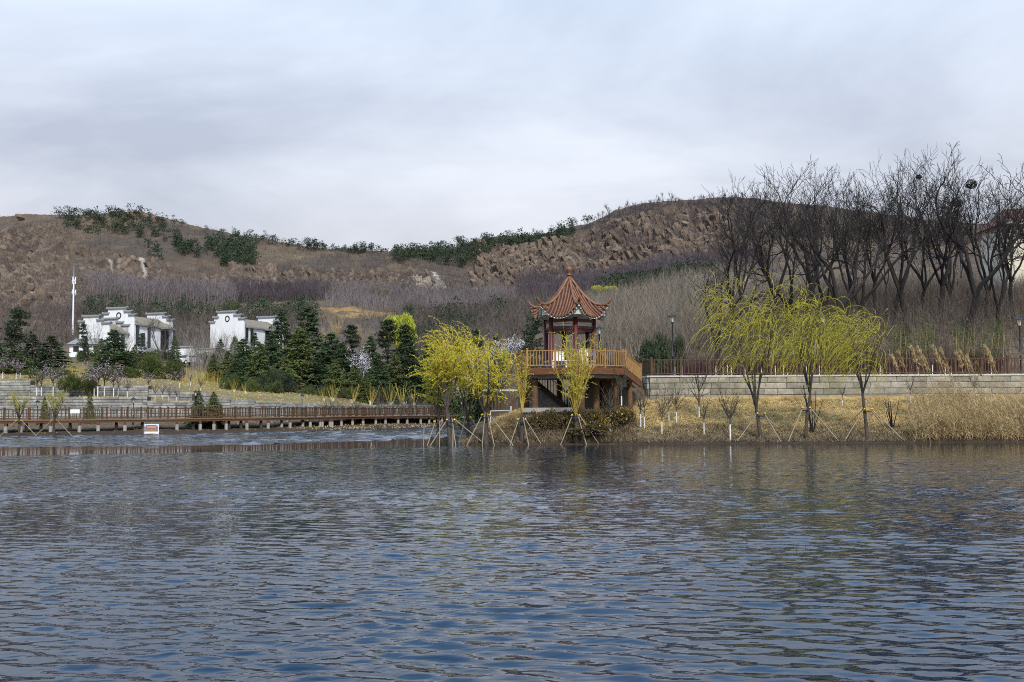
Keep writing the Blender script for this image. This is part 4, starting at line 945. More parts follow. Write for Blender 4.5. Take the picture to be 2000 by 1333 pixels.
# tan billboard with blue sheet, small white hut, hillside hut
bb = gp(1414, 108); b_ = thing('billboard', 'tan board with a torn blue sheet on top beside the willow crown', 'board', bb, 0.2)
zb = lambda y: zpix(1414, y, 108) - bb.z
part('panel', M['reed'], (0, 0, (zb(585)+zb(618))/2), (1.25, 0.15, zb(585)-zb(618)), b_)
for sx in (-0.5, 0.5): part('post', M['fence_brown'], (sx, 0.1, zb(600)/2-0.3), (0.12, 0.12, zb(600)+0.6), b_)
g = G(); g.add([(-0.65, -0.12, zb(583)), (0.72, -0.12, zb(590)), (0.75, -0.16, zb(596)), (0.1, -0.2, zb(590)), (-0.6, -0.16, zb(588)), (-0.65, 0.12, zb(582)), (0.72, 0.12, zb(589))], [[0,4,3,1]]); g.F.append(np.array([[3,2,1]])); g.M.append((1,0)); g.F.append(np.array([[0,1,6,5]])); g.M.append((1,0)); g.obj('sheet', M['blue'], b_)
hb = gp(1459, 190); ht = thing('white_hut', 'small white hut glimpsed through the bare trees', 'hut', hb)
zh = zpix(1459, 541, 190) - hb.z
part('wall', M['plaster'], (0, 0, zh*0.35-0.5), (1.7, 1.7, zh*0.7+1), ht); g = G(); g.box((0, 0, zh*0.85), (2.2, 2.2, zh*0.3), 0.0, top=0.2); g.obj('roof', M['white_metal'], ht)
hb = gp(1406, 436); ht = thing('hillside_hut', 'tiny white hut high on the hillside beside the cliff', 'hut', hb)
part('wall', M['plaster'], (0, 0, 0.2), (1.7, 1.7, 2.0), ht); g = G(); g.box((0, 0, 1.5), (2.1, 2.1, 0.6), 0.0, top=0.1); g.obj('roof', M['coping'], ht)
# mast
mb = gp(140, 238); ms = thing('telecom_mast', 'slender white telecom mast standing below the rocky hill', 'mast', mb)
zm = lambda y: zpix(140, y, 238) - mb.z
g = G(); g.lathe([(0.19, -1), (0.17, zm(600)), (0.13, zm(545)), (0.0, zm(545))], n=12); g.obj('pole', M['white_metal'], ms, True)
g = G(); g.lathe([(0.05, zm(546)), (0.03, zm(520))], n=6); g.obj('whip_antenna', M['white_metal'], ms)
for y, r_, hh in ((548, 0.34, 1.5), (571, 0.40, 1.0)):
    for i in range(3):
        a_ = i*2.094+0.4; part('antenna_panel', M['white_metal'], (r_*math.cos(a_), r_*math.sin(a_), zm(y)), (0.22, 0.12, hh), ms, a_)
    g = G(); g.lathe([(r_+0.05, 0), (r_+0.05, 0.12)], (0, 0, zm(y)-0.1), 12); g.obj('antenna_ring', M['white_metal'], ms)

# ------------------------------------------------------------------ car
cb = gp(366, 172); cb.z = zpix(366, 713, 172)
car = thing('parked_car', 'white car parked behind the yellow-stemmed shrubs below the houses', 'car', cb, math.radians(62))
pts = [(-2.15, 0.35), (-2.2, 0.75), (-2.0, 0.95), (-1.1, 1.02), (-0.6, 1.45), (0.9, 1.5), (1.75, 1.05), (2.15, 0.95), (2.2, 0.4)]
V = []; n = len(pts)
for y_, f_ in ((-0.88, 1.0), (0.88, 1.0)): V += [(x, y_*(1.0 if z < 1.1 else 0.82), z) for x, z in pts]
g = G(); g.add(V, [[i, i+1, n+i+1, n+i] for i in range(n-1)] + [[n-1, 0, n, 2*n-1]]); g.F.append(np.array([list(range(n))[::-1]])); g.M.append((1,0)); g.F.append(np.array([list(range(n, 2*n))])); g.M.append((1,0)); g.obj('body', M['car_paint'], car)
for s_ in (-1, 1):
    g = G(); g.add([(-0.95, s_*0.86, 1.06), (-0.5, s_*0.80, 1.4), (0.85, s_*0.80, 1.43), (1.5, s_*0.86, 1.08)], [[0,1,2,3]]); g.obj('side_window', M['window'], car)
    for x in (-1.35, 1.35):
        g = G(); g.tube([(x, s_*0.72, 0.33), (x, s_*0.92, 0.33)], 0.33, 14, True); wq = g.obj('wheel', M['rubber'], car); g = G(); g.tube([(x, s_*0.925, 0.33), (x, s_*0.935, 0.33)], 0.2, 12, True); g.obj('rim', M['white_metal'], wq)
    part('headlight', M['lamp_glass'], (-2.19, s_*0.6, 0.78), (0.06, 0.35, 0.14), car)
g = G(); g.add([(-1.12, -0.72, 1.05), (-1.12, 0.72, 1.05), (-0.64, 0.66, 1.42), (-0.64, -0.66, 1.42)], [[0,3,2,1]]); o = g.obj('windscreen', M['window'], car); o.location = (-0.03, 0, 0.02)
part('grille', M['rubber'], (-2.2, 0, 0.55), (0.05, 0.9, 0.2), car)

# ------------------------------------------------------------------ vegetation generators
def unit(v): return v/(np.linalg.norm(v)+1e-9)
def wander(p, d, L, seg, rng, wob, up=0.0):
    P = [np.array(p, float)]; d = unit(np.array(d, float)); st = L/seg
    for i in range(seg):
        d = unit(d + rng.normal(0, wob, 3) + np.array([0, 0, up])); P.append(P[-1] + d*st)
    return np.array(P), d
def bare_tree(seed, H=14.0, r0=0.22, fork=0.25, leaders=3, twigs=1.0, lean=0.0, spread=0.5, tmin=0.013, wob=0.8):
    """crooked bare tree: returns trunk and crown geometry"""
    r = rs(seed); tr = G(); cr_ = G()
    P, d = wander((0,0,-0.4), (lean*0.4, 0, 1), H*fork+0.4, 5, r, 0.10, 0.08)
    tr.tube(P, np.linspace(r0*1.15, r0*0.82, 6), 8)
    top = P[-1]
    def grow(p, d, L, rad, lev):
        seg = {1: 7, 2: 5}.get(lev, 3)
        P, d2 = wander(p, d, L, seg, r, (0.17, 0.25, 0.26, 0.26, 0.24)[lev-1]*wob, (0.09, 0.10, 0.08, 0.06, 0.05)[lev-1])
        g_ = tr if lev <= 1 else cr_
        g_.tube(P, np.linspace(rad, max(rad*(0.48 if lev == 1 else 0.5), tmin*0.8), seg+1), 6 if lev <= 1 else (4 if lev == 2 else 3))
        if lev >= 5: return
        nb = {1: 6, 2: 4, 3: 3, 4: 2}[lev]
        if lev >= 3: nb = max(1, int(round(nb*twigs)))
        for i in range(nb):
            t = r.uniform(0.42 if lev == 1 else 0.25, 0.98) if i else 1.0
            k = min(int(t*seg), seg-1); q = P[k] + (P[k+1]-P[k])*(t*seg-k) if t < 1 else P[-1]
            dd = unit(P[min(k+1, seg)]-P[k]); side = unit(np.cross(dd, r.normal(size=3)))
            ang = r.uniform(0.35, 0.85) if i else r.uniform(0.0, 0.3)
            nd = unit(dd*math.cos(ang) + side*math.sin(ang) + np.array([0, 0, 0.10]))
            grow(q, nd, L*(r.uniform(0.28, 0.50) if lev == 1 else r.uniform(0.45, 0.68)), max(rad*(1-0.45*t)*r.uniform(0.5, 0.68), tmin), lev+1)
    for i in range(leaders):
        a = 2*math.pi*i/leaders + r.uniform(-0.5, 0.5); s = r.uniform(0.25, 1.0)*spread
        grow(top, unit(np.array([math.cos(a)*s + lean*0.3, math.sin(a)*s, 1.0])), H*(1-fork)*r.uniform(0.60, 0.82), r0*r.uniform(0.5, 0.68), 1)
    return tr, cr_
def cedar(seed, H=12.0, R=3.4, droop=0.35, dens=1.0, layers=17):
    r = rs(seed); tr = G(); cr_ = G()
    tr.tube([(0,0,-0.5), (0,0,H*0.5), (0,0,H*0.97)], [0.2*H/12, 0.12*H/12, 0.02], 6)
    P = []; D = []; Ls = []
    for l in range(layers):
        hh = 0.06 + 0.92*(l/(layers-1))**0.95
        Rl = R*(1-hh)**0.75*r.uniform(0.82, 1.12) + 0.10
        nb = int((13 - 6*hh)*dens)+2
        for b in range(nb):
            a = r.uniform(0, 6.283); Lb = Rl*r.uniform(0.6, 1.15); z0 = hh*H + r.uniform(-0.2, 0.2)
            dr = np.array([math.cos(a), math.sin(a), 0]); nn = int(9 + 16*Lb/R)
            t = r.uniform(0.18, 1.0, nn)**0.8
            base = dr[None]*Lb*t[:,None]; zz_ = z0 + 0.16*Lb*t - droop*Lb*t*t*1.1
            sd = np.array([-dr[1], dr[0], 0]); lat = r.normal(0, 0.16, nn)*Lb*(0.3+t*(1.15-t)*2)
            p = base + sd[None]*lat[:,None]; p[:,2] = zz_ - np.abs(lat)*0.25 + r.normal(0, 0.05, nn)
            d = dr[None]*0.8 + sd[None]*(np.sign(lat)*0.7)[:,None] + r.normal(0, 0.25, (nn, 3)); d[:,2] = -0.25 - droop*t + r.normal(0, 0.15, nn)
            for rep in range(3):
                P.append(p + r.normal(0, 0.07, p.shape)); D.append(d + r.normal(0, 0.35, d.shape)); Ls.append(r.uniform(0.28, 0.6, nn)*(0.6+0.4*Lb/R))
        # all needle sprays of the crown
    P = np.vstack(P); D = np.vstack(D); Ls = np.concatenate(Ls)
    # leader shoots
    q = 60; t = r.uniform(0.85, 1.03, q); P = np.vstack([P, np.stack([r.normal(0, .06, q), r.normal(0, .06, q), t*H], 1)]); D = np.vstack([D, r.normal(0, 0.6, (q, 3)) + np.array([0, 0, 0.2])]); Ls = np.concatenate([Ls, r.uniform(.15, .4, q)])
    cr_.leaves(P, D, Ls, Ls*0.42, r)
    return tr, cr_
def pine(seed, H=9.0, R=2.6, layers=9, n=26):
    r = rs(seed); tr = G(); cr_ = G()
    Pt, _ = wander((0,0,-0.5), (0.05, 0, 1), H*0.95, 6, r, 0.05, 0.1); tr.tube(Pt, np.linspace(0.18*H/9, 0.03, 7), 6)
    P = []; D = []; Ls = []
    for l in range(layers):
        hh = 0.28 + 0.7*l/(layers-1); Rl = R*(1.08-hh)**0.6*r.uniform(0.7, 1.1)
        for b in range(r.randint(4, 7)):
            a = r.uniform(0, 6.283); L = Rl*r.uniform(0.5, 1.1); c0 = np.interp(hh*H, Pt[:,2], Pt[:,0]), np.interp(hh*H, Pt[:,2], Pt[:,1])
            e = np.array([c0[0]+math.cos(a)*L, c0[1]+math.sin(a)*L, hh*H + r.uniform(-0.1, 0.25)*L])
            tr.tube([(c0[0], c0[1], hh*H-0.1), tuple(e)], [0.04, 0.015], 3)
            for k in range(3):
                cc = e + r.normal(0, 0.22*R/2.6, 3)*np.array([1.3, 1.3, 0.55]) - np.array([math.cos(a), math.sin(a), 0])*L*0.28*k
                m_ = n; v = r.normal(size=(m_, 3)); v /= np.linalg.norm(v, axis=1)[:,None]; v[:,2] = v[:,2]*0.7 + 0.25
                P.append(cc + v*0.10); D.append(v); Ls.append(r.uniform(0.22, 0.5, m_)*R/2.6)
    P = np.vstack(P); D = np.vstack(D); Ls = np.concatenate(Ls); cr_.leaves(P, D, Ls, Ls*0.26, r)
    return tr, cr_
def small_pine(seed, flat=1.0):
    """a far pine a few pixels high, about 4 m"""
    r = rs(seed); g = G(); tr = G(); H = 4.0
    tr.tube([(0,0,-0.6), (0.12, 0, 2.0), (0.05, 0, 3.6)], [0.11, 0.08, 0.03], 4)
    for k in range(9):
        hh = r.uniform(0.45, 1.0); a = r.uniform(0, 6.28); L = (1.25-hh*0.75)*1.5*r.uniform(0.3, 1)
        c = np.array([math.cos(a)*L, math.sin(a)*L, hh*H]); n = 34
        v = r.normal(size=(n, 3)); p = c + v*np.array([0.5, 0.5, 0.17]); g.leaves(p, v + np.array([0, 0, 0.2]), r.uniform(0.3, 0.6, n), 0.16, r)
    return tr, g
def far_bare(seed):
    r = rs(seed); g = G()
    def gr(p, d, L, rad, lev):
        P, d2 = wander(p, d, L, 3, r, 0.14, 0.08); g.tube(P, np.linspace(rad, rad*0.5, 4), 3)
        if lev >= 3: return
        for i in range(5 if lev < 2 else 4):
            k = r.randint(1, 4); q = P[k] if k < 4 else P[-1]; s = unit(np.cross(d2, r.normal(size=3))); gr(q, unit(d2 + s*r.uniform(0.3, 0.9) + np.array([0, 0, .2])), L*0.6, rad*0.55, lev+1)
    gr((0, 0, -0.5), (0, 0, 1), 2.6, 0.10, 0)
    return g
def leaf_ball(seed, n, size, lw, el=(1,1,1), shell=0.55, up=0.3, clumps=14):
    """shrub foliage of many leaf faces gathered in clumps; unit-sized crown sitting on z = 0"""
    r = rs(seed); P = []; D = []
    for k in range(clumps):
        c = r.normal(size=3); c /= np.linalg.norm(c); c *= r.uniform(0.35, 0.78); c[2] = abs(c[2])*0.95 - 0.10
        m_ = n//clumps; v = r.normal(size=(m_, 3)); v /= np.linalg.norm(v, axis=1)[:,None]
        rad = r.uniform(0.22, 0.40); P.append(c + v*(rad*r.uniform(shell, 1.0, m_))[:,None]); D.append(v + r.normal(0, .5, (m_, 3)) + np.array([0, 0, up]))
    P = np.vstack(P); D = np.vstack(D); P[:,2] = P[:,2]*0.62 + 0.42
    P *= np.array(el)
    g = G(); g.leaves(P, D, r.uniform(0.6, 1.2, len(P))*size, lw, r); return g
def stems(seed, n, H, spread, rad, base_r=0.1, seg=4, n_side=3, curve=0.0):
    r = rs(seed); g = G()
    for i in range(n):
        a = r.uniform(0, 6.283); s = spread*r.uniform(0.1, 1)**0.7; b = base_r*r.uniform(0, 1)
        P, _ = wander((math.cos(a)*b, math.sin(a)*b, 0), (math.cos(a)*s, math.sin(a)*s, 1), H*r.uniform(0.65, 1.05), seg, r, 0.05, 0.03+curve)
        g.tube(P, np.linspace(rad, rad*0.3, seg+1), n_side)
    return g
def twiggy(seed, n, H, R, w):
    """a bare shrub of thin upright shoots with side twigs, as ribbon faces"""
    r = rs(seed); g = G(); a = r.uniform(0, 6.283, n); q = r.uniform(0, 1, n)**0.6
    P = np.stack([np.cos(a)*q*R*0.45, np.sin(a)*q*R*0.45, np.zeros(n)], 1); D = np.stack([np.cos(a)*q*0.5, np.sin(a)*q*0.5, np.ones(n)], 1) + r.normal(0, 0.12, (n, 3))
    L = H*r.uniform(0.55, 1.05, n); g.ribbons(P, D, L, w, r, (0, 0, -0.05), 2)
    for k in range(3):
        t = r.uniform(0.35, 0.9, n); P2 = P + D/np.linalg.norm(D, axis=1)[:,None]*(L*t)[:,None]; g.ribbons(P2, D + r.normal(0, 0.55, (n, 3)), L*0.35, w*0.6, r, (0, 0, 0.05), 2)
    return g
def willow(seed, H, fork, spread, wind, nst, slen, leaf, leafw, leaves_per, leaders=5, r0=0.14, updir=0.9, grav=0.30):
    r = rs(seed); tr = G(); br = G(); st = G(); lf = G()
    P, d = wander((0,0,-0.4), (r.uniform(-.1, .1), 0, 1), fork+0.4, 5, r, 0.06, 0.05); tr.tube(P, np.linspace(r0*1.15, r0*0.85, 6), 9)
    org = []
    for i in range(leaders):
        a = 2*math.pi*i/leaders + r.uniform(-.4, .4); s = r.uniform(0.35, 0.8)*spread
        Q, _ = wander(P[-1], (math.cos(a)*s, math.sin(a)*s, 1.0), (H-fork)*r.uniform(0.72, 0.98), 6, r, 0.10, 0.10)
        br.tube(Q, np.linspace(r0*0.55, r0*0.12, 7), 6)
        for k in range(9):
            t = r.uniform(0.30, 1.0); j = min(int(t*6), 5); q = Q[j] + (Q[j+1]-Q[j])*(t*6-j)
            dd = unit(Q[j+1]-Q[j]); sd = unit(np.cross(dd, r.normal(size=3)))
            W_, _ = wander(q, dd*0.8 + sd*0.7 + np.array([0, 0, 0.35]), (H-fork)*r.uniform(0.16, 0.34), 4, r, 0.12, 0.06)
            br.tube(W_, np.linspace(r0*0.14, r0*0.05, 5), 3)
            for w_ in W_[1:]: org.append((w_, unit(W_[-1]-W_[0])))
            org.append((q, sd))
        for q in Q[3:]: org.append((q, unit(Q[-1]-Q[-2])))
    LP = []; LD = []
    for i in range(nst):
        o, od = org[r.randint(len(org))]; hfac = (o[2]-fork)/(H-fork)
        d = unit(od*0.5 + r.normal(0, 0.45, 3)*np.array([1, 1, 0.4]) + np.array([0, 0, updir*r.uniform(0.2, 1.0)]))
        L = slen*r.uniform(0.45, 1.15); n = 9; p = np.array(o); Q = [p]
        for k in range(n):
            d = unit(d + np.array([wind*0.55, wind*0.1*r.normal(), -grav])*(0.5+k*0.12) + r.normal(0, 0.05, 3)); p = p + d*L/n; Q.append(p)
            if p[2] < fork*0.62: break
        Q = np.array(Q); st.tube(Q, np.linspace(0.011, 0.005, len(Q)), 3)
        m_ = leaves_per; t = r.uniform(0.15, 1, m_)*(len(Q)-1); j = np.minimum(t.astype(int), len(Q)-2); f = (t-j)[:,None]
        LP.append(Q[j]*(1-f) + Q[j+1]*f); LD.append((Q[j+1]-Q[j])/np.linalg.norm(Q[j+1]-Q[j], axis=1)[:,None] + r.normal(0, 0.30 if wind < -0.2 else 0.5, (m_, 3)))
    LP = np.vstack(LP); LD = np.vstack(LD); lf.leaves(LP, LD, r.uniform(0.6, 1.25, len(LP))*leaf, leafw, r)
    return tr, br, st, lf

def put_tree(name, label, cat, parts, loc, scale, rz, group=None):
    """parts: list of (part name, mesh); a new thing whose parts share mesh data"""
    t = thing(name, label, cat, loc, rz, group, scale)
    for nm, me in parts:
        o = link(nm, me, t)
        if nm in ('flowers', 'blossom'): o['kind'] = 'stuff'
    return t
RN = random.Random(77)

# ------------------------------------------------------------------ bare locust trees on the wooded mound
locust = []
for k in range(7):
    tr, cr_ = bare_tree(100+k, 14.0, 0.25+0.02*(k % 3), 0.16+0.05*(k % 4), 3 + (k % 2), 1.0, [0.3, -0.3, 0.15, 0, 0.5, -0.15, 0.2][k], 0.66, 0.017, 1.0)
    z = np.percentile(np.vstack(cr_.V)[:,2], 99.6)
    locust.append(([('trunk', tr.mesh('trunk', M['dark_bark'], True)), ('crown', cr_.mesh('crown', M['twig']))], z))
env_x = [1360, 1400, 1440, 1480, 1530, 1600, 1640, 1685, 1735, 1775, 1830, 1890, 1945, 2000, 2060]
env_y = [470, 400, 356, 350, 328, 322, 335, 308, 335, 298, 312, 288, 318, 330, 340]
loc = [(1400, 92, 40), (1437, 96, 15), (1470, 108, 0), (1508, 100, 0), (1537, 96, 10), (1575, 105, 0), (1600, 99, 8), (1626, 89, 5), (1655, 104, 4),
       (1682, 96, 0), (1716, 103, 12), (1747, 101, 8), (1772, 95, 0), (1800, 106, 6), (1836, 100, 10), (1862, 104, 14), (1891, 93, 0), (1921, 106, 12), (1950, 95, 8), (1984, 101, 10), (2016, 96, 0), (2048, 104, 10)]
SW = RN
for i, (px, Y, dn) in enumerate(loc):
    parts, zt_ = locust[(i*3 + i//7) % 7]; b = gp(px, Y); top = np.interp(px, env_x, env_y) + dn
    s = (zpix(px, top, Y) - b.z)/zt_
    put_tree('bare_tree', f'{nth(i)} tall bare dark tree on the wooded mound counting from the pavilion side', 'tree', parts, b, (s*RN.uniform(0.8, 0.95), s*0.9, s), RN.uniform(0, 6.28), 'bare trees on the wooded mound')
# a second thinner rank behind
thin = []
for k in range(3):
    tr, cr_ = bare_tree(150+k, 11.0, 0.12, 0.3, 3, 0.8, 0.1, 0.4); z = max(v[:,2].max() for v in cr_.V)
    thin.append(([('trunk', tr.mesh('trunk', M['dark_bark'], True)), ('crown', cr_.mesh('crown', M['twig']))], z))
for i in range(8):
    px = 1420 + i*78 + RN.uniform(-10, 10); Y = RN.uniform(112, 150); parts, zt_ = thin[i % 3]; b = gp(px, Y); top = np.interp(px, env_x, env_y) + RN.uniform(55, 130)
    s = max((zpix(px, top, Y) - b.z)/zt_, 0.4)
    put_tree('bare_tree', f'{nth(i)} slim bare tree in the rear rank counting from the pavilion side', 'tree', parts, b, (s*0.9, s*0.9, s), RN.uniform(0, 6.28), 'slim bare trees in the rear rank')
hb_t = []
for k in range(3):
    tr, cr_ = bare_tree(170+k, 8.0, 0.11, 0.2, 3, 0.8, 0.2, 0.6); z = np.percentile(np.vstack(cr_.V)[:,2], 99); hb_t.append(([('trunk', tr.mesh('trunk', M['sap_bark'], True)), ('crown', cr_.mesh('crown', M['sap_bark']))], z))
for i, (px, top, Y, lab) in enumerate(((186, 622, 168, 'bare grey tree before the wing gable of the white house'), (243, 640, 166, 'bare grey tree before the main gable of the white house'), (312, 608, 166, 'tall bare tree before the porch of the white house'), (326, 640, 160, 'forked bare tree at the corner of the white house'), (382, 628, 182, 'round-crowned bare tree between the two white houses'), (440, 650, 176, 'bare tree below the gable of the second white house'), (292, 655, 158, 'small bare tree before the tall windows of the white house'))):
    b = gp(px, Y); parts, z = hb_t[i % 3]; s_ = (zpix(px, top, Y)-b.z)/z; put_tree('bare_tree', lab, 'tree', parts, b, s_, i*1.3, 'bare trees before the houses')
def nest(px, py, Y, R, label):
    r = rs(int(px)); g = G()
    for k in range(150):
        v = r.normal(size=3); v /= np.linalg.norm(v); p = v*R*np.array([1, 1, 0.8])*r.uniform(0.6, 1.0); d = unit(np.cross(v, r.normal(size=3)))*R*r.uniform(0.4, 0.9); g.tube([p-d/2, p+d/2], 0.018, 3)
    o = g.obj('bird_nest', M['dark_bark']); o.location = at(px, py, Y); tag(o, label, 'nest')
nest(1897, 360, 93, 0.52, 'large black twig nest high in the bare trees'); nest(1795, 346, 98, 0.26, 'small twig nest near the top of a bare tree'); nest(1869, 397, 97, 0.5, 'loose grey twig ball below the large black nest')

# ------------------------------------------------------------------ conifers
ced = []
for k in range(5):
    tr, cr_ = cedar(200+k, 12.0, 3.5, 0.25+0.06*k); ced.append((tr.mesh('trunk', M['bark'], True), cr_))
ced_dark = [[('trunk', t), ('crown', c.mesh('crown', M['cedar']))] for t, c in ced[:3]]
ced_light = [[('trunk', t), ('crown', c.mesh('crown', M['light_cedar']))] for t, c in ced[3:]]
pin = []
for k in range(3):
    tr, cr_ = pine(250+k); pin.append([('trunk', tr.mesh('trunk', M['bark'], True)), ('crown', cr_.mesh('crown', M['pine']))])
def conifer(px, top, base, width, Y, kind, label, k=None):
    b = gp(px, Y); zb_ = zpix(px, base, Y); b.z = min(b.z, zb_) if zb_ > b.z - 3 else b.z
    H = zpix(px, top, Y) - b.z; wm = width/FPX*Y
    if kind == 'pine': parts = pin[RN.randrange(3) if k is None else k]; s = (wm/4.9, wm/4.9, H/9.0)
    else: q_ = ced_dark if kind == 'dark' else ced_light; parts = q_[RN.randrange(len(q_)) if k is None else k]; s = (wm/5.6, wm/5.6, H/12.3)
    return put_tree('conifer_tree', label, 'tree', parts, b, s, RN.uniform(0, 6.28), 'evergreens along the far shore')
CON = [
 (18, 608, 740, 96, 150, 'pine', 'dark pine with open crown at the photo edge above the terrace walls'),
 (62, 652, 735, 70, 156, 'dark', 'narrow dark evergreen beside the edge pine, in front of the mast'),
 (98, 655, 738, 92, 146, 'dark', 'broad dark evergreen just before the telecom mast'),
 (28, 682, 742, 86, 138, 'light', 'low mid-green evergreen under the edge pine above the terrace wall'),
 (-14, 640, 745, 70, 144, 'dark', 'dark evergreen cut by the photo edge'),
 (166, 636, 720, 40, 168, 'pine', 'small dark pine standing against the white outbuilding'),
 (222, 642, 752, 104, 146, 'dark', 'layered dark cedar in front of the wing of the gabled house'),
 (276, 655, 730, 30, 172, 'pine', 'slim pine before the facade of the gabled house'),
 (196, 660, 722, 36, 166, 'light', 'green conifer before the outbuilding and wing gable'),
 (340, 655, 722, 32, 170, 'dark', 'dark slim conifer at the far corner of the gabled house'),
 (262, 672, 726, 34, 162, 'light', 'small green conifer before the main gable'),
 (416, 690, 745, 34, 148, 'light', 'small light conifer beside the yellow-stemmed shrubs'),
 (446, 684, 752, 56, 150, 'light', 'small mid-green conifer at the start of the evergreen mass'),
 (475, 660, 762, 84, 152, 'dark', 'dark conifer below the second white house'),
 (506, 668, 775, 80, 148, 'light', 'rounded light conifer in front of the second white house'),
 (548, 606, 770, 96, 166, 'dark', 'tall dark cedar hiding the end of the second white house'),
 (600, 596, 775, 118, 168, 'dark', 'tallest dark cedar of the evergreen mass'),
 (582, 640, 790, 132, 152, 'light', 'big light green cedar in front of the tallest cedar'),
 (646, 648, 772, 100, 166, 'dark', 'dark broad cedar beyond the big light one'),
 (690, 640, 745, 70, 180, 'pine', 'dark pine behind the pink blossom tree'),
 (655, 703, 788, 66, 150, 'light', 'low light green conifer behind a golden-stemmed shrub'),
 (694, 712, 788, 62, 150, 'light', 'low feathery conifer below the pink blossom tree'),
 (738, 690, 788, 64, 153, 'dark', 'small dark conifer next to the blossom tree'),
 (752, 630, 760, 92, 178, 'pine', 'dark flat-topped pine under the bright yellow-green willow'),
 (792, 640, 762, 74, 182, 'pine', 'dark pine close to the bright yellow-green willow'),
 (794, 650, 792, 104, 156, 'dark', 'pointed green cedar in front of the flat-topped pine'),
 (836, 662, 790, 84, 164, 'dark', 'dark cedar just behind the yellow willows'),
 (872, 690, 785, 60, 168, 'dark', 'small dark cedar half hidden by the yellow willows'),
 (930, 640, 760, 84, 128, 'dark', 'dark evergreen behind the yellow willows, toward the pavilion'),
 (968, 655, 765, 60, 122, 'dark', 'narrow dark evergreen between yellow willow and pavilion deck'),
 (1040, 610, 705, 84, 84, 'pine', 'dark pine right behind the pavilion roof corner'),
 (176, 764, 803, 24, 109.5, 'light', 'slim young conifer in front of the grey terrace wall'),
 (88, 772, 803, 20, 109.5, 'light', 'thin young conifer before the terrace wall by the first lamp'),
 (388, 762, 806, 44, 110.5, 'light', 'bushy evergreen at the boardwalk railing beside the lantern post'),
 (418, 764, 806, 44, 111.0, 'light', 'bushy evergreen at the boardwalk railing beside the walking person'),
 (705, 792, 808, 22, 136, 'light', 'small green shrub behind the boardwalk railing'),
 (528, 650, 775, 84, 158, 'dark', 'dark cedar between the second house and the tallest cedar'),
 (620, 690, 786, 84, 151, 'dark', 'dark low cedar at the foot of the tallest one'),
 (668, 668, 775, 84, 162, 'dark', 'dark cedar beside the pink blossom tree'),
 (724, 655, 770, 74, 172, 'dark', 'dark cedar rising behind the pink blossom tree'),
 (770, 690, 790, 70, 154, 'light', 'feathery green cedar beside the pointed one'),
 (818, 700, 790, 62, 158, 'light', 'small green cedar just before the yellow willows'),
 (852, 655, 780, 70, 180, 'dark', 'dark tall cedar behind the yellow willow crowns'),
 (462, 700, 765, 62, 144, 'dark', 'low dark conifer behind the golden-stemmed shrubs'),
 (490, 690, 772, 66, 156, 'dark', 'dark conifer under the long pale roof'),
 (430, 662, 730, 44, 168, 'dark', 'dark conifer before the gable foot of the second white house'),
 (458, 656, 740, 50, 172, 'light', 'green conifer before the gable corner of the second white house'),
 (496, 648, 745, 52, 176, 'dark', 'dark conifer before the windows of the second white house'),
 (560, 700, 790, 70, 149, 'light', 'olive conifer at the front foot of the big light cedar'),
 (712, 735, 790, 50, 148, 'light', 'low olive conifer between two golden-stemmed shrubs'),
 (858, 715, 788, 60, 152, 'light', 'olive conifer just behind the small willow at the peninsula tip'),
 (890, 665, 775, 80, 150, 'dark', 'dark evergreen filling the gap behind the forked yellow willow'),
]
for c in CON: conifer(*c)
# evergreen belts far behind: individual small trees a few pixels wide
sp = [[('trunk', t.mesh('trunk', M['bark'])), ('crown', c.mesh('crown', M['pine']))] for t, c in (small_pine(300+k) for k in range(4))]
g_ced = [cedar(330+k, 4.0, 1.1, 0.3, 0.6, 9) for k in range(3)]
fir = []
for t, c in g_ced:
    q = G(); q.V = t.V + c.V; q.F = t.F + [f + t.n for f in c.F]; q.M = t.M + [(n, 1) for n, _ in c.M]; fir.append(q.mesh('fir_tree', [M['bark'], M['cedar']]))
def far_tree(name, me, px, Y, hpx, label, group, wide=1.0, cat='tree'):
    b = gp(px, Y); s = hpx/FPX*Y/4.0; b.z -= 0.2
    if isinstance(me, list): return put_tree(name, label, cat, me, b, (s*wide, s*wide, s), RN.uniform(0, 6.28), group)
    o = link(name, me, None, b); o.scale = (s*wide, s*wide, s); o.rotation_euler.z = RN.uniform(0, 6.28); return tag(o, label, cat, group)
i = 0
for row, (Y, x0_, x1_, n) in enumerate(((306, 945, 1075, 15), (314, 965, 1065, 11), (326, 990, 1060, 8))):
    for k in range(n):
        px = x0_ + (x1_-x0_)*(k+RN.uniform(-.2, .2))/(n-1)
        far_tree('fir_tree', fir[i % 3], px, Y+RN.uniform(-2, 2), RN.uniform(13, 19), f'{nth(k)} small fir in the {("front", "middle", "rear")[row]} row of the hillside terrace beside the pavilion roof', 'small firs on the hillside terrace'); i += 1
ridge_l = [110, 128, 146, 168, 182, 210, 224, 336, 350, 400, 430, 458, 478, 497, 512, 530, 548, 563, 584, 600, 618, 634, 654, 672, 690, 706, 722, 745, 768, 782]
for k, px in enumerate(ridge_l):
    far_tree('pine_tree', sp[k % 4], px, 474+RN.uniform(-3, 3), RN.choice((8, 11, 14, 17, 20))*RN.uniform(.8, 1.2), f'{nth(k)} little pine along the skyline of the rocky hill counting from the peak', 'pines on the rocky skyline', 1.15)
ridge_r = [808, 820, 838, 852, 870, 884, 900, 915, 930, 946, 958, 975, 992, 1006, 1022, 1038, 1052, 1066, 1080, 1092, 1104, 1120, 1150]
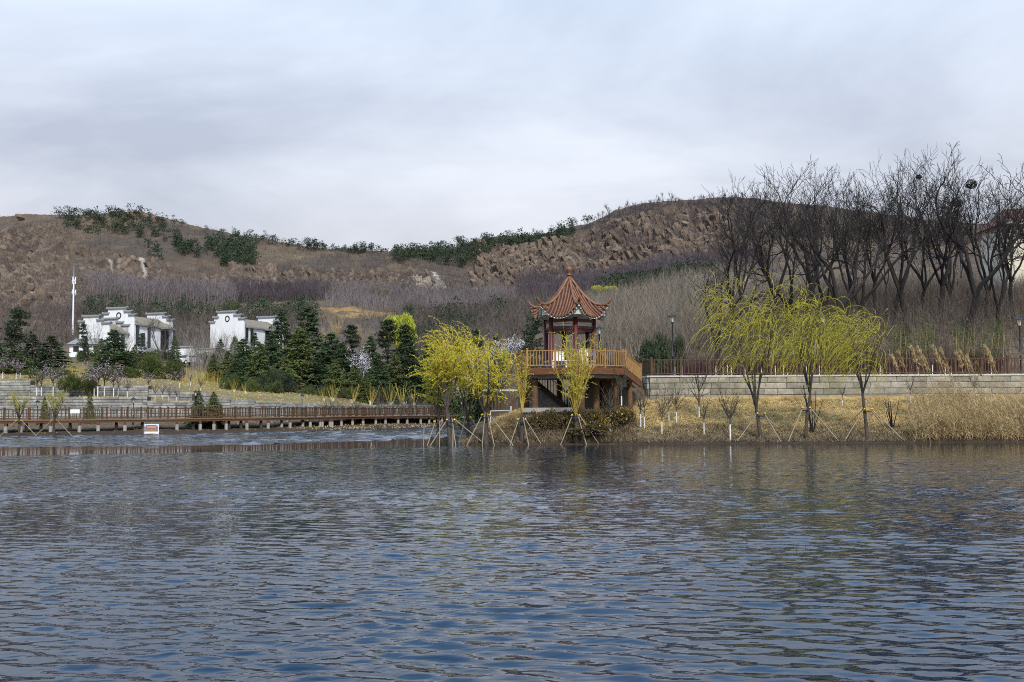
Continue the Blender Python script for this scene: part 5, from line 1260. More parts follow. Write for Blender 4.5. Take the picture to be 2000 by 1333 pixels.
for k, px in enumerate(ridge_r):
    far_tree('pine_tree', sp[(k+1) % 4], px, 474+RN.uniform(-3, 3), RN.choice((11, 14, 18, 22))*RN.uniform(.8, 1.2) if px < 1115 else 27, f'{nth(k)} pine along the saddle skyline counting toward the higher hill', 'pines on the saddle skyline', 1.15)
fb_ = [far_bare(360+k).mesh('bare_tree', M['dark_purple_twig']) for k in range(4)]
for k in range(44):
    px = 1172 + k*7.6 + RN.uniform(-3, 3)
    far_tree('bare_tree', fb_[k % 4], px, 474+RN.uniform(-4, 4), RN.uniform(16, 28), f'{nth(k)} small bare tree along the skyline of the higher hill counting from the pines', 'bare trees on the higher skyline', 1.0)

# far woods that read as one mass: each patch one object
def scatter(n, px0, px1, Y0, Y1, seed, mask=None):
    r = rs(seed); px = r.uniform(px0, px1, n); Y = np.sqrt(r.uniform(Y0**2, Y1**2, n)); x = (px-1000)/FPX*Y
    if mask is not None:
        keep = mask(px, Y, x, r); px, Y, x = px[keep], Y[keep], x[keep]
    return np.stack([x, Y, ground_v(x, Y)], 1)
def shoots(name, label, P, H, w, m, seed, per=5, spread=0.35, R=0.8, twig=2):
    """a mass of bare upright shoots, one object"""
    r = rs(seed); g = G(); n = len(P)*per; B = np.repeat(P, per, 0) + np.concatenate([r.normal(0, R, (n, 2)), np.zeros((n, 1))], 1)
    B[:,2] -= 0.15; D = r.normal(0, spread, (n, 3)); D[:,2] = 1.0; L = H*r.uniform(0.55, 1.1, n); g.ribbons(B, D, L, w*1.15, r, (0, 0, -0.05), 1)
    Dn = D/np.linalg.norm(D, axis=1)[:,None]
    for k in range(twig):
        t = r.uniform(0.3, 0.9, n); g.ribbons(B + Dn*(L*t)[:,None], D + r.normal(0, 0.6, (n, 3)), L*0.38, w*0.6, r, (0, 0, 0.05), 1)
    return tag(g.obj(name, m), label, kind='stuff')
dens = lambda f, lo, hi: (lambda px, Y, x, r: N1.fbm(x/f, Y/f, 3) + r.uniform(-.1, .1, len(px)) > lo + 0*Y)
shoots('hillside_scrub', 'bare grey-brown scrub covering the hills', scatter(12000, -60, 1500, 230, 480, 401, dens(30.0, 0.44, 0)), 2.0, 0.12, M['scrub'], 402, 5, 0.5, 1.3)
shoots('hillside_scrub', 'bare scrub on the upper slope of the higher hill', scatter(2600, 1140, 2080, 425, 478, 403), 3.2, 0.16, M['dark_purple_twig'], 404, 5, 0.4, 1.2)
shoots('hillside_scrub', 'thin grey scrub over the cliffs and the saddle slope', scatter(3600, 700, 1460, 370, 470, 431), 1.7, 0.13, M['scrub'], 432, 4, 0.5, 1.3)
shoots('plantation', 'pale purple plantation of bare young trees above the houses', scatter(1500, 176, 456, 330, 352, 405), 6.6, 0.15, M['purple_twig'], 406, 3, 0.10, 0.9)
shoots('plantation', 'dark purple plantation of bare young trees beyond the pale one', scatter(1100, 448, 640, 334, 356, 407), 5.8, 0.16, M['dark_purple_twig'], 408, 3, 0.12, 0.9)
shoots('plantation', 'grey bare young trees below the saddle', scatter(1500, 640, 1010, 318, 372, 409), 4.2, 0.15, M['purple_twig'], 410, 4, 0.22, 1.0)
shoots('plantation', 'grey bare thicket on the slope behind the pavilion', scatter(1900, 1010, 1480, 345, 405, 411), 5.0, 0.16, M['dark_purple_twig'], 412, 4, 0.2, 1.0)
shoots('thicket', 'brown bare thicket between evergreens and hill', scatter(1500, 780, 1080, 190, 300, 413), 5.0, 0.10, M['scrub'], 414, 5, 0.4, 1.2)
shoots('thicket', 'tan bare saplings filling the slope behind the pavilion path', scatter(900, 1110, 1470, 98, 150, 415), 4.8, 0.05, M['tan_twig'], 416, 6, 0.16, 0.8, 4)
shoots('thicket', 'grey bare saplings on the slope above the tan ones', scatter(1000, 1150, 1480, 150, 235, 417), 6.5, 0.08, M['tan_twig'], 418, 5, 0.16, 1.0, 3)
shoots('thicket', 'brown bare thicket behind the white houses', scatter(1300, -60, 620, 205, 300, 419), 4.2, 0.10, M['scrub'], 420, 5, 0.45, 1.2, 3)
shoots('thicket', 'tangled dark undergrowth on the wooded mound', scatter(2000, 1440, 2080, 88, 135, 421), 3.6, 0.035, M['wood_twig'], 422, 6, 0.45, 1.0, 4)
shoots('thicket', 'grey undergrowth higher behind the bare trees', scatter(600, 1440, 2080, 140, 300, 423), 3.6, 0.07, M['tan_twig'], 424, 5, 0.4, 1.2, 3)
shoots('hedge', 'dark maroon bare hedge along the walled path', scatter(420, 1185, 1960, 82, 86, 425), 1.7, 0.035, M['maroon_twig'], 426, 12, 0.35, 0.5, 4)
shoots('saplings', 'pale grey upright shoots below the second white house', scatter(120, 372, 480, 160, 178, 427), 5.6, 0.06, M['grey_twig'], 428, 4, 0.14, 0.6, 3)
shoots('undergrowth', 'bare brown twigs beneath the conifers', scatter(260, 470, 880, 146, 160, 429), 2.2, 0.04, M['scrub'], 430, 6, 0.5, 0.7, 3)
def conifer_mass(name, label, P, seed, hm, wm):
    r = rs(seed); g = G()
    for p in P:
        h_ = hm*r.uniform(0.35, 1.15)**1.0*(1.35 if r.rand() < 0.15 else 1.0); w_ = wm*r.uniform(0.55, 1.1); g.ribbons(p[None] - np.array([[0, 0, .4]]), np.array([[r.normal(0, .1), 0, 1.0]]), h_*0.9, 0.2, r, (0, 0, 0), 1)
        for c in range(7):
            t = r.uniform(0.3, 1.0); a = r.uniform(0, 6.28); q = (1.05-t)**0.6*w_*r.uniform(.2, .9); n = 9
            cc = p + np.array([math.cos(a)*q, math.sin(a)*q, t*h_]); v = r.normal(size=(n, 3)); g.leaves(cc + v*np.array([.45, .45, .16])*w_*0.5, v + np.array([0, 0, .2]), r.uniform(.45, 1.0, n)*w_*0.5, w_*0.2, r)
    return tag(g.obj(name, M['pine']), label, kind='stuff')
conifer_mass('pine_wood', 'dark pine wood on the rocky hill', scatter(330, 285, 495, 418, 462, 440, lambda px, Y, x, r: (N2.fbm(px/60, Y/22, 2) > 0.42)), 441, 5.5, 2.4)
conifer_mass('pine_wood', 'thin fringe of pines along the falling ridge of the rocky hill', scatter(85, 440, 810, 468, 479, 454), 455, 3.9, 1.8)
conifer_mass('pine_wood', 'dark pines scattered near the peak of the rocky hill', scatter(130, 120, 345, 448, 478, 442), 443, 4.2, 2.0)
conifer_mass('pine_wood', 'dark pine wood in the saddle between the hills', scatter(190, 770, 960, 440, 474, 444), 445, 5.4, 2.1)
conifer_mass('pine_wood', 'pines under the saddle skyline', scatter(150, 950, 1120, 462, 475, 446), 447, 4.2, 2.0)
conifer_mass('evergreen_belt', 'belt of young evergreens behind the white houses', scatter(230, 160, 620, 268, 312, 448), 449, 4.6, 1.5)
conifer_mass('evergreen_belt', 'belt of evergreens on the slope behind the pavilion roof', scatter(170, 1160, 1420, 318, 350, 450), 451, 4.6, 1.9)
conifer_mass('evergreen_belt', 'dark evergreens among the brown thicket beyond the willows', scatter(120, 790, 1000, 225, 300, 452), 453, 4.0, 1.7)

# ------------------------------------------------------------------ bushy evergreens and hedges
lb = [leaf_ball(500+k, 3600, 0.10, 0.035) for k in range(3)]
shrub_me = [q.mesh('foliage', M['shrub']) for q in lb]
dark_me = [q.mesh('foliage', M['pine']) for q in lb]
stem_me = stems(510, 9, 0.6, 0.5, 0.02).mesh('stem', M['bark'])
def shrub(px, top, base, width, Y, label, me=shrub_me, name='evergreen_shrub', cat='shrub', group='leafy shrubs'):
    b = gp(px, Y); zb_ = zpix(px, base, Y); b.z = min(b.z, zb_) if abs(zb_-b.z) < 2.5 else b.z
    H = zpix(px, top, Y) - b.z; wm = width/FPX*Y
    return put_tree(name, label, cat, [('foliage', me[RN.randrange(len(me))]), ('stem', stem_me)], b, (wm/2, wm/2, H/0.98), RN.uniform(0, 6.28), group)
shrub(140, 724, 770, 56, 115.5, 'dense dark green shrub above the first terrace wall')
shrub(170, 728, 770, 46, 116.0, 'dense green shrub touching its darker neighbour above the terrace wall')
shrub(296, 690, 756, 72, 140, 'wide green shrub clump below the gabled house')
shrub(338, 697, 752, 56, 140, 'green shrub beside the wide clump, below the garden wall')
shrub(248, 712, 756, 56, 140, 'shadowed green shrub under the layered cedar')
shrub(1282, 642, 712, 84, 77.5, 'dark evergreen bush behind the fence on the pavilion side of the tall lantern post', dark_me)
shrub(1318, 652, 712, 60, 78.5, 'dark evergreen bush behind the tall lantern post', dark_me)
shrub(1268, 697, 716, 30, 73.5, 'small clipped round green bush at the fence corner')
shrub(510, 725, 790, 60, 145, 'low leafless-looking dark shrub at the foot of the conifers', dark_me)
shrub(545, 715, 785, 70, 147, 'dark evergreen shrub under the big light cedar', dark_me)
for k, (px, top, wd) in enumerate(((166, 680, 44), (196, 684, 48), (244, 682, 48), (272, 688, 44), (300, 680, 50), (330, 684, 46), (349, 694, 26), (398, 684, 48), (428, 680, 46))):
    shrub(px, top, 712, wd, 176, f'{nth(k)} dark shrub at the foot of the white houses counting from the mast', dark_me if k % 2 else shrub_me, group='shrubs at the foot of the houses')
for k, (px, top, wd, Y) in enumerate(((448, 728, 46, 139), (492, 735, 50, 140), (536, 742, 52, 143), (604, 752, 54, 146), (640, 748, 50, 147), (676, 752, 46, 148), (752, 752, 46, 151), (800, 750, 50, 154), (832, 752, 46, 156), (60, 718, 50, 131), (110, 716, 54, 130), (210, 722, 50, 129))):
    shrub(px, top, 790, wd, Y, f'{nth(k)} rounded olive shrub at the foot of the evergreens, counting from the second house' if k < 9 else ('rounded olive shrub above the terrace wall under the edge pine', 'rounded olive shrub above the terrace wall before the mast', 'rounded olive shrub under the layered cedar on the terrace')[k-9], shrub_me, group='olive shrubs along the evergreen belt')
# flowering hedge below the deck
hd_me = []
for k in range(4):
    q = leaf_ball(520+k, 2600, 0.12, 0.06, clumps=18)
    rr_ = rs(540+k); allV = np.vstack(q.V); idx = rr_.choice(len(allV)//4, 260 if k % 2 else 70, False)*4; p = allV[idx]; q2 = G(); q2.leaves(p + rr_.normal(0, .03, p.shape), rr_.normal(0, 1, p.shape), 0.11, 0.09, rr_)
    fm = q2.mesh('flowers', M['petal']); hd_me.append((q.mesh('foliage', M['hedge']), fm))
for k, (px, top, base, wd, Y, v, lab) in enumerate([
    (1046, 808, 852, 54, 61.9, 0, 'brown low shrub at the outer end of the hedge below the deck'),
    (1078, 802, 850, 58, 61.8, 2, 'brown leafy shrub below the deck, behind the golden willow trunk'),
    (1106, 800, 848, 56, 61.9, 1, 'shrub with yellow flowers behind the golden willow trunk'),
    (1138, 800, 850, 60, 61.8, 2, 'dark brown leafy shrub between two sapling trunks below the deck'),
    (1172, 796, 846, 60, 61.9, 1, 'flowering shrub below the log posts of the deck'),
    (1203, 793, 838, 58, 62.2, 3, 'shrub densely dotted with yellow flowers next to the dry grass'),
    (1222, 796, 826, 34, 62.8, 3, 'small yellow-flowered shrub at the foot of the short log post'),
    (1150, 826, 856, 90, 61.0, 0, 'low dark shrub nearest the water under the deck')]):
    b = gp(px, Y); zb_ = zpix(px, base, Y); b.z = min(b.z, zb_); H = zpix(px, top-4, Y)-b.z; wm = wd*1.25/FPX*Y
    put_tree('hedge_shrub', lab, 'shrub', [('foliage', hd_me[v][0]), ('flowers', hd_me[v][1])], b, (wm/2, wm/2.4, H/0.98), RN.uniform(0, 6.28), 'low flowering shrubs below the deck')

# ------------------------------------------------------------------ willows with props
def props(px, Y, zt_, feet, label, base_z=0.05, tiez=None):
    """leaning poles tied to a trunk; feet are (dx, dy) offsets on the ground"""
    b = gp(px, Y); b.z = base_z
    r_ = thing('tree_prop', label, 'tree prop', b, group='pole props round young trees')
    for dx, dy in feet:
        d = Vector((-dx, -dy, zt_)); e_ = d.normalized()*0.25
        g = G(); zf = max(ground(b.x+dx, b.y+dy), -0.05) - base_z - 0.15
        g.tube([(dx, dy, zf), (-e_.x, -e_.y, zt_+e_.z)], [0.032, 0.027], 6, True); g.obj('pole', M['pole'], r_, True)
    g = G(); P = [(0.17*math.cos(t), 0.17*math.sin(t), zt_-0.02) for t in np.linspace(0, 6.283, 9)]; g.tube(P, 0.035, 5); g.obj('tie', M['tie_blue'], r_)
    for a_ in (-1, 1):
        g = G(); g.lathe([(0.0, -0.07), (0.07, 0), (0.0, 0.07)], (a_*0.2, -0.14, zt_+0.12), 6); g.obj('tie_knot', M['tie_yellow'], r_)
    return r_
def put_willow(px, Y, top, seed, label, fork_y, spread, wind, nst, slen, leafm, **kw):
    b = gp(px, Y); b.z = max(b.z, -0.1); H = zpix(px, top, Y)-b.z; fork = zpix(px, fork_y, Y)-b.z
    tr, br, st_, lf = willow(seed, H, fork, spread, wind, nst, slen, kw.pop('leaf', 0.10), kw.pop('leafw', 0.026), kw.pop('per', 26), **kw)
    w = thing('willow_tree', label, 'tree', b, group='willows at the water')
    tr.obj('trunk', M['bark'], w, True); br.obj('branches', M['bark'], w, True)['kind'] = 'stuff'; st_.obj('strands', M['gold_stem'] if leafm == 'yellow_leaf' else M['willow_leaf'], w)['kind'] = 'stuff'; lf.obj('leaves', M[leafm], w)['kind'] = 'stuff'
    return w
put_willow(1484, 61.3, 576, 601, 'weeping willow on the dry grass bank nearest the pavilion, wind-swept crown', 800, 0.50, -0.30, 330, 2.7, 'willow_leaf', leaders=6, r0=0.10, grav=0.50, per=16)
put_willow(1572, 61.3, 578, 602, 'middle weeping willow of the three on the dry grass bank', 770, 0.32, -0.22, 280, 2.6, 'willow_leaf', leaders=6, r0=0.09, grav=0.50, per=16)
put_willow(1692, 61.3, 606, 603, 'weeping willow beside the reed bed, strands blown sideways', 770, 0.50, -0.40, 280, 2.6, 'willow_leaf', leaders=6, r0=0.09, grav=0.46, per=16)
props(1484, 61.3, 1.45, [(-1.5, -0.5), (1.0, -0.6), (-1.0, 1.2), (1.4, 1.3)], 'four poles propping the willow nearest the pavilion')
props(1572, 61.3, 1.75, [(-1.2, -0.6), (1.7, -0.6), (-1.3, 1.1), (1.2, 1.2)], 'four poles propping the middle willow on the grass bank')
props(1692, 61.3, 1.65, [(-1.5, -0.5), (1.9, -0.4), (-1.1, 1.2), (1.6, 1.2)], 'four poles propping the willow beside the reeds')
# yellow willows on the peninsula
put_willow(853, 62.0, 720, 611, 'small yellow willow standing in the shallows at the peninsula tip', 820, 0.45, -0.06, 130, 1.0, 'yellow_leaf', leaders=4, r0=0.09, leaf=0.11, leafw=0.032, grav=0.14)
put_willow(880, 60.6, 662, 612, 'yellow willow with a thick forked trunk and pole beside it', 800, 0.66, -0.12, 320, 1.35, 'yellow_leaf', leaders=5, r0=0.13, leaf=0.11, leafw=0.032, grav=0.14)
put_willow(912, 63.5, 672, 613, 'slender yellow willow between the two thick-trunked ones', 815, 0.75, -0.06, 240, 1.3, 'yellow_leaf', leaders=5, r0=0.08, leaf=0.11, leafw=0.032, grav=0.14)
put_willow(948, 60.5, 676, 614, 'yellow willow with wide-spreading dark limbs by the deck', 812, 0.72, -0.10, 300, 1.3, 'yellow_leaf', leaders=6, r0=0.13, leaf=0.11, leafw=0.032, grav=0.16)
props(855, 61.9, 1.15, [(-0.6, -0.5), (0.9, 0.4), (-0.1, 0.5)], 'three poles propping the small willow at the peninsula tip', 0.0)
props(880, 60.5, 1.25, [(-1.2, -0.4), (1.9, 0.2), (0.3, -0.3)], 'crossed poles propping the thick forked yellow willow', 0.0)
props(912, 63.4, 1.3, [(-0.5, -0.4), (0.9, -0.3), (0.5, 0.8)], 'three poles propping the slender yellow willow', 0.05)
props(948, 60.4, 1.45, [(-1.1, -0.4), (0.5, -0.4), (1.6, -0.1), (-0.2, -0.4)], 'four poles propping the wide-spreading yellow willow', 0.05)
props(1018, 60.6, 1.15, [(-0.7, -0.3), (0.4, -0.4), (1.1, 0.0)], 'three poles propping the golden-stemmed willow under the deck edge', 0.1)
props(1123, 60.6, 1.35, [(-0.9, -0.3), (0.6, -0.4), (1.3, 0.0)], 'three poles propping the golden willow before the deck', 0.1)
def gold_pollard(px, Y, top, head_y, seed, nst, spread, label, nleaf):
    b = gp(px, Y); b.z = max(b.z, 0.0); hz = zpix(px, head_y, Y)-b.z; H = zpix(px, top, Y)-b.z; r = rs(seed)
    w = thing('golden_willow', label, 'tree', b, group='golden-stemmed willows')
    g = G(); P, _ = wander((0,0,-0.3), (0.02, 0, 1), hz+0.3, 4, r, 0.03, 0.05); g.tube(P, np.linspace(0.10, 0.085, 5), 8); g.obj('trunk', M['bark'], w, True)
    g = G(); lf = G(); LP = []; LD = []
    for i in range(nst):
        a = r.uniform(0, 6.283); s = spread*r.uniform(0.05, 1); Q, d = wander(P[-1], (math.cos(a)*s, math.sin(a)*s, 1), (H-hz)*r.uniform(0.6, 1.02), 6, r, 0.05, 0.05); g.tube(Q, np.linspace(0.032, 0.007, 7), 4)
        for k in range(9):
            j = r.randint(2, 7); dd = unit(Q[min(j, 6)]-Q[j-1] + r.normal(0, 0.35, 3)); T, _ = wander(Q[min(j, 6)], dd, r.uniform(0.4, 1.0), 4, r, 0.14, -0.10); g.tube(T, np.linspace(0.009, 0.004, 5), 3)
            m_ = nleaf; t = r.uniform(0, 4, m_); jj = np.minimum(t.astype(int), 3); f = (t-jj)[:,None]; LP.append(T[jj]*(1-f)+T[jj+1]*f); LD.append(r.normal(0, .5, (m_, 3)) + (T[jj+1]-T[jj])*4)
    g.obj('stems', M['gold_stem'], w, True)['kind'] = 'stuff'
    LP = np.vstack(LP); LD = np.vstack(LD); lf.leaves(LP, LD, r.uniform(.6, 1.2, len(LP))*0.095, 0.03, r); lf.obj('leaves', M['yellow_leaf'], w)['kind'] = 'stuff'
gold_pollard(1018, 60.7, 692, 806, 621, 14, 0.26, 'golden-stemmed upright willow at the outer corner of the deck', 4)
gold_pollard(1123, 60.7, 660, 812, 622, 26, 0.46, 'golden willow with a fan of stems in front of the pavilion deck', 15)
# two staked saplings before the boardwalk
for k, (px, Y, lab, lab2) in enumerate(((39, 93.2, 'thin staked willow sapling before the boardwalk at the photo edge', 'pole props of the sapling at the photo edge'), (108, 93.8, 'thin staked willow sapling before the boardwalk below the terrace wall', 'pole props of the sapling below the terrace wall'))):
    put_willow(px, Y, 772, 630+k, lab, 818, 1.0, -0.05, 130, 0.9, 'willow_leaf', leaders=5, r0=0.10, leaf=0.09, leafw=0.02, per=10, grav=0.1)
    props(px, Y, 1.15, [(-1.6, -0.2), (1.7, -0.2)], lab2, 0.0)
# bright far willows
def far_willow(px, top, base, wd, Y, m_, label, seed):
    b = gp(px, Y); H = zpix(px, top, Y)-b.z; wm = wd/FPX*Y; t = thing('leafing_tree', label, 'tree', b, group='trees in fresh leaf on the slope')
    r = rs(seed); n = 1500; v = r.normal(size=(n, 3)); v /= np.linalg.norm(v, axis=1)[:,None]; rad = r.uniform(0.45, 1, n)**0.5*(0.75+0.5*N1(v[:,0]*2+9, v[:,2]*2+4)); p = v*rad[:,None]*np.array([wm/2, wm/2, H*0.33]); p[:,2] += H*0.66
    d = np.stack([v[:,0]*0.4, v[:,1]*0.4, -np.ones(n)], 1) + r.normal(0, .3, (n, 3)); g = G(); g.leaves(p, d, r.uniform(.4, 1, n)*wm*0.2, wm*0.03, r); g.obj('crown', M[m_], t)
    g = stems(seed+1, 6, H*0.75, 0.35, 0.09*wm/6, seg=4); g.obj('trunk', M['bark'], t)
far_willow(780, 605, 662, 62, 205, 'bright_leaf', 'bright yellow-green willow above the dark pines', 640)
far_willow(1168, 556, 580, 22, 312, 'bright_leaf', 'small yellow-green tree on the slope beside the pavilion roof', 641)
far_willow(1194, 557, 582, 28, 312, 'bright_leaf', 'second yellow-green tree beside the pavilion roof, farther from it', 642)
far_willow(452, 586, 606, 24, 290, 'shrub', 'small green tree behind the second white house', 643)
far_willow(748, 565, 585, 20, 350, 'shrub', 'tiny green tree on the hillside scrub', 644)
for k, (px, top) in enumerate(((664, 612), (700, 618), (640, 628))):
    tr, cr_ = bare_tree(650+k, 8.0, 0.12, 0.2, 4, 0.9, 0.0, 0.6); b = gp(px, 215); H = zpix(px, top, 215)-b.z; zz_ = max(v[:,2].max() for v in cr_.V)
    put_tree('leafing_tree', ('tan-green budding tree behind the tallest cedar', 'tan-green budding tree behind the dark pine', 'smaller budding tree touching the cedar tops')[k], 'tree', [('trunk', tr.mesh('trunk', M['sap_bark'])), ('crown', cr_.mesh('crown', M['reed']))], b, H/zz_, 1.0*k, 'trees in fresh leaf on the slope')

# ------------------------------------------------------------------ saplings with whitewashed trunks, blossom trees, golden shrubs
sap = []
for k in range(4):
    r = rs(700+k); g = G(); P, d = wander((0,0,0.62), (0.02, 0, 1), 0.75, 3, r, 0.04, 0.05); g.tube(P, [0.038, 0.037, 0.035, 0.033], 6); trm = g.mesh('trunk', M['sap_bark'])
    g = G(); g.tube([(0, 0, -0.3), (0, 0, 0.62)], [0.042, 0.039], 6); wm_ = g.mesh('whitewashed_base', M['whitewash'])
    g = G()
    for i in range(9):
        a = i*0.7+r.uniform(-.3, .3); Q, dd = wander(P[r.randint(1, 4)], (math.cos(a)*0.6, math.sin(a)*0.6, 1), r.uniform(0.9, 1.7), 4, r, 0.08, 0.06); g.tube(Q, np.linspace(0.024, 0.009, 5), 4)
        for j in range(7):
            T, _ = wander(Q[r.randint(1, 5)], dd + r.normal(0, .45, 3), r.uniform(0.3, 0.7), 3, r, 0.1, 0.05); g.tube(T, np.linspace(0.011, 0.006, 4), 3)
    z = max(v[:,2].max() for v in g.V); sap.append(([('trunk', trm), ('whitewashed_base', wm_), ('crown', g.mesh('crown', M['sap_bark']))], z, np.vstack(g.V)))
def sapling(px, base, top, Y, label, group, wide=1.0, name='sapling', extra=None):
    b = gp(px, Y); zb_ = zpix(px, base, Y); b.z = zb_ if abs(zb_-b.z) < 0.8 else b.z; k = RN.randrange(4); parts, z, _ = sap[k]; s = (zpix(px, top, Y)-b.z)/z
    t = put_tree(name, label, 'tree', parts, b, (s*wide, s*wide, s), RN.uniform(0, 6.28), group)
    if extra: link('blossom', extra[k], t)
    return t
SAPR = [(1190, 836, 738, 61.6, 'sapling rising through the flowering hedge below the deck'), (1213, 795, 690, 64.2, 'slim sapling with white trunk beside the short log post'), (1250, 826, 742, 61.6, 'bushy bare sapling at the wall end, nearest the deck steps'),
        (1257, 830, 745, 62.6, 'sapling with long white trunk at the wall end'), (1291, 840, 762, 62.0, 'sapling with white-banded trunk low on the dry grass'), (1305, 818, 748, 64.0, 'first of two close saplings high on the dry grass mound'),
        (1320, 822, 742, 63.5, 'second of two close saplings high on the dry grass mound'), (1364, 818, 690, 64.5, 'tall golden-tipped sapling before the fence post'), (1373, 842, 760, 61.8, 'thin sapling standing just below the golden-tipped one'),
        (1424, 853, 735, 61.2, 'lone sapling near the water between golden-tipped sapling and willow'), (1644, 790, 748, 67.5, 'small sapling with white trunk against the wall between two willows'), (1777, 784, 730, 67.8, 'sapling with white trunk at the edge of the reed bed'), (1901, 775, 720, 67.5, 'sapling with white trunk rising behind the reeds')]
for s_ in SAPR: sapling(s_[0], s_[1], s_[2], s_[3], s_[4], 'saplings on the dry grass bank')
for k, (px, top) in enumerate(((1584, 740), (1740, 775))):
    b = gp(px, 62.6); H = zpix(px, top, 62.6)-b.z; q = stems(720+k, 7, H, 0.4, 0.035, 0.05, 5, 5); q.obj('bare_shrub', M['dark_bark']).location = b
    tag(bpy.data.objects[-1] if False else COL.objects[-1], ('dark bare multi-stemmed shrub behind the middle willow', 'dark bare shrub on the dry grass before the reeds')[k], 'shrub')
tx = [1385, 1398, 1412, 1421, 1428, 1455, 1474, 1487, 1514, 1530, 1538, 1575, 1600, 1627, 1660, 1676, 1720, 1738, 1793, 1821, 1846, 1858, 1936, 1318, 1332]
for k, px in enumerate(sorted(tx)):
    sapling(px, 728, RN.uniform(655, 676), RN.uniform(72.6, 76.5), f'{nth(k)} white-trunked sapling behind the brown fence counting from the pavilion', 'white-trunked saplings behind the fence', 0.8)
bl = []
for parts, z, V in sap:
    r = rs(730); p = V[r.choice(len(V), 260)]; p = p[p[:,2] > 1.3]; g = G(); g.leaves(p + r.normal(0, .05, p.shape), r.normal(0, 1, p.shape), r.uniform(0.06, 0.14, len(p)), 0.08, r); bl.append(g)
bl_pink = [q.mesh('blossom', M['blossom']) for q in bl]
plum = [(5, 736, 695, 121), (31, 737, 698, 122), (39, 736, 702, 124), (72, 768, 712, 115.5), (81, 768, 706, 116), (104, 768, 708, 115.4), (184, 770, 716, 115), (191, 770, 700, 113.5), (204, 768, 705, 115), (222, 770, 712, 114.6), (231, 768, 722, 116), (249, 773, 735, 113.4), (290, 760, 722, 121), (303, 780, 738, 113.4), (318, 778, 748, 114), (330, 782, 742, 113.8), (350, 755, 720, 124), (372, 752, 724, 127), (392, 750, 728, 128), (345, 782, 750, 114.5)]
for k, (px, ba, to, Y) in enumerate(plum):
    pk = k % 5 != 3
    sapling(px, ba, to, Y, f'{nth(k)} white-trunked {"pink plum" if pk else "bare"} sapling on the terraces counting from the photo edge', 'plum saplings on the terraces', 1.25, 'plum_sapling', bl_pink if pk else None)
for k, px in enumerate((644, 669, 694, 743, 769, 792, 816, 838)):
    Y = np.interp(px, [600, 740, 880], [121, 136, 151]); sapling(px, 806, 770, Y, f'{nth(k)} bare whitewashed sapling between boardwalk and low wall counting toward the willows', 'saplings behind the boardwalk', 1.2)
def blossom_tree(px, top, base, wd, Y, seed, m_, label, n=900):
    b = gp(px, Y); H = zpix(px, top, Y)-b.z; tr, cr_ = bare_tree(seed, 5.0, 0.10, 0.18, 5, 0.8, 0.0, 0.9); V = np.vstack(cr_.V); z = V[:,2].max(); r = rs(seed)
    p = V[r.choice(len(V), n)]; g = G(); g.leaves(p + r.normal(0, .06, p.shape), r.normal(0, 1, p.shape), r.uniform(.12, .26, n), 0.14, r)
    wm = wd/FPX*Y; wx = (V[:,0].max()-V[:,0].min())
    put_tree('blossom_tree', label, 'tree', [('trunk', tr.mesh('trunk', M['bark'])), ('crown', cr_.mesh('crown', M['twig'])), ('blossom', g.mesh('blossom', M[m_]))], b, (wm/wx, wm/wx, H/z), 0.5, 'blossom trees')
blossom_tree(708, 676, 780, 66, 160, 740, 'pale_blossom', 'pink-white blossom tree among the dark conifers', 1100)
blossom_tree(905, 662, 740, 60, 112, 741, 'pale_blossom', 'pale blossom tree showing behind the yellow willow crowns')
blossom_tree(945, 664, 740, 70, 108, 742, 'blossom', 'lilac blossom tree behind the wide-spreading yellow willow')
blossom_tree(1000, 655, 735, 76, 104, 743, 'pale_blossom', 'white blossom tree beside the outer end of the deck', 1200)
blossom_tree(1108, 668, 720, 56, 100, 744, 'pale_blossom', 'white blossom seen between the pavilion columns', 600)
blossom_tree(1182, 650, 700, 40, 118, 745, 'pale_blossom', 'faint white blossom beside the pavilion lamp', 300)
gs = [stems(750+k, 9, 2.0, 0.5, 0.024, 0.12, 4, 4) for k in range(3)]
gs_me = [q.mesh('stems', M['gold_stem']) for q in gs]; gb = stems(760, 9, 0.45, 0.45, 0.042, 0.12, 2, 5).mesh('whitewashed_base', M['whitewash'])
gsp = [(457, 770, 738, 135), (479, 776, 746, 134), (650, 772, 744, 140), (689, 776, 748, 143), (724, 776, 748, 145), (763, 780, 748, 148), (787, 780, 745, 150), (808, 778, 755, 151), (632, 775, 755, 139)]
for k, (px, ba, to, Y) in enumerate(sorted(gsp)):
    b = gp(px, Y); H = zpix(px, to, Y)-b.z
    put_tree('golden_shrub', f'{nth(k)} golden-stemmed shrub below the conifers counting toward the willows', 'shrub', [('stems', gs_me[k % 3]), ('whitewashed_base', gb)], b, (H/2, H/2, H/2), k, 'golden-stemmed shrubs')
shoots('golden_thicket', 'dense yellow stems on the bank beside the parked car', scatter(70, 356, 432, 138, 150, 770), 1.9, 0.035, M['gold_stem'], 771, 4, 0.06, 0.4, 1)
shoots('golden_thicket', 'yellow stems beside the white path above the terrace', scatter(24, 128, 175, 140, 152, 772), 1.6, 0.03, M['gold_stem'], 773, 4, 0.08, 0.4, 1)
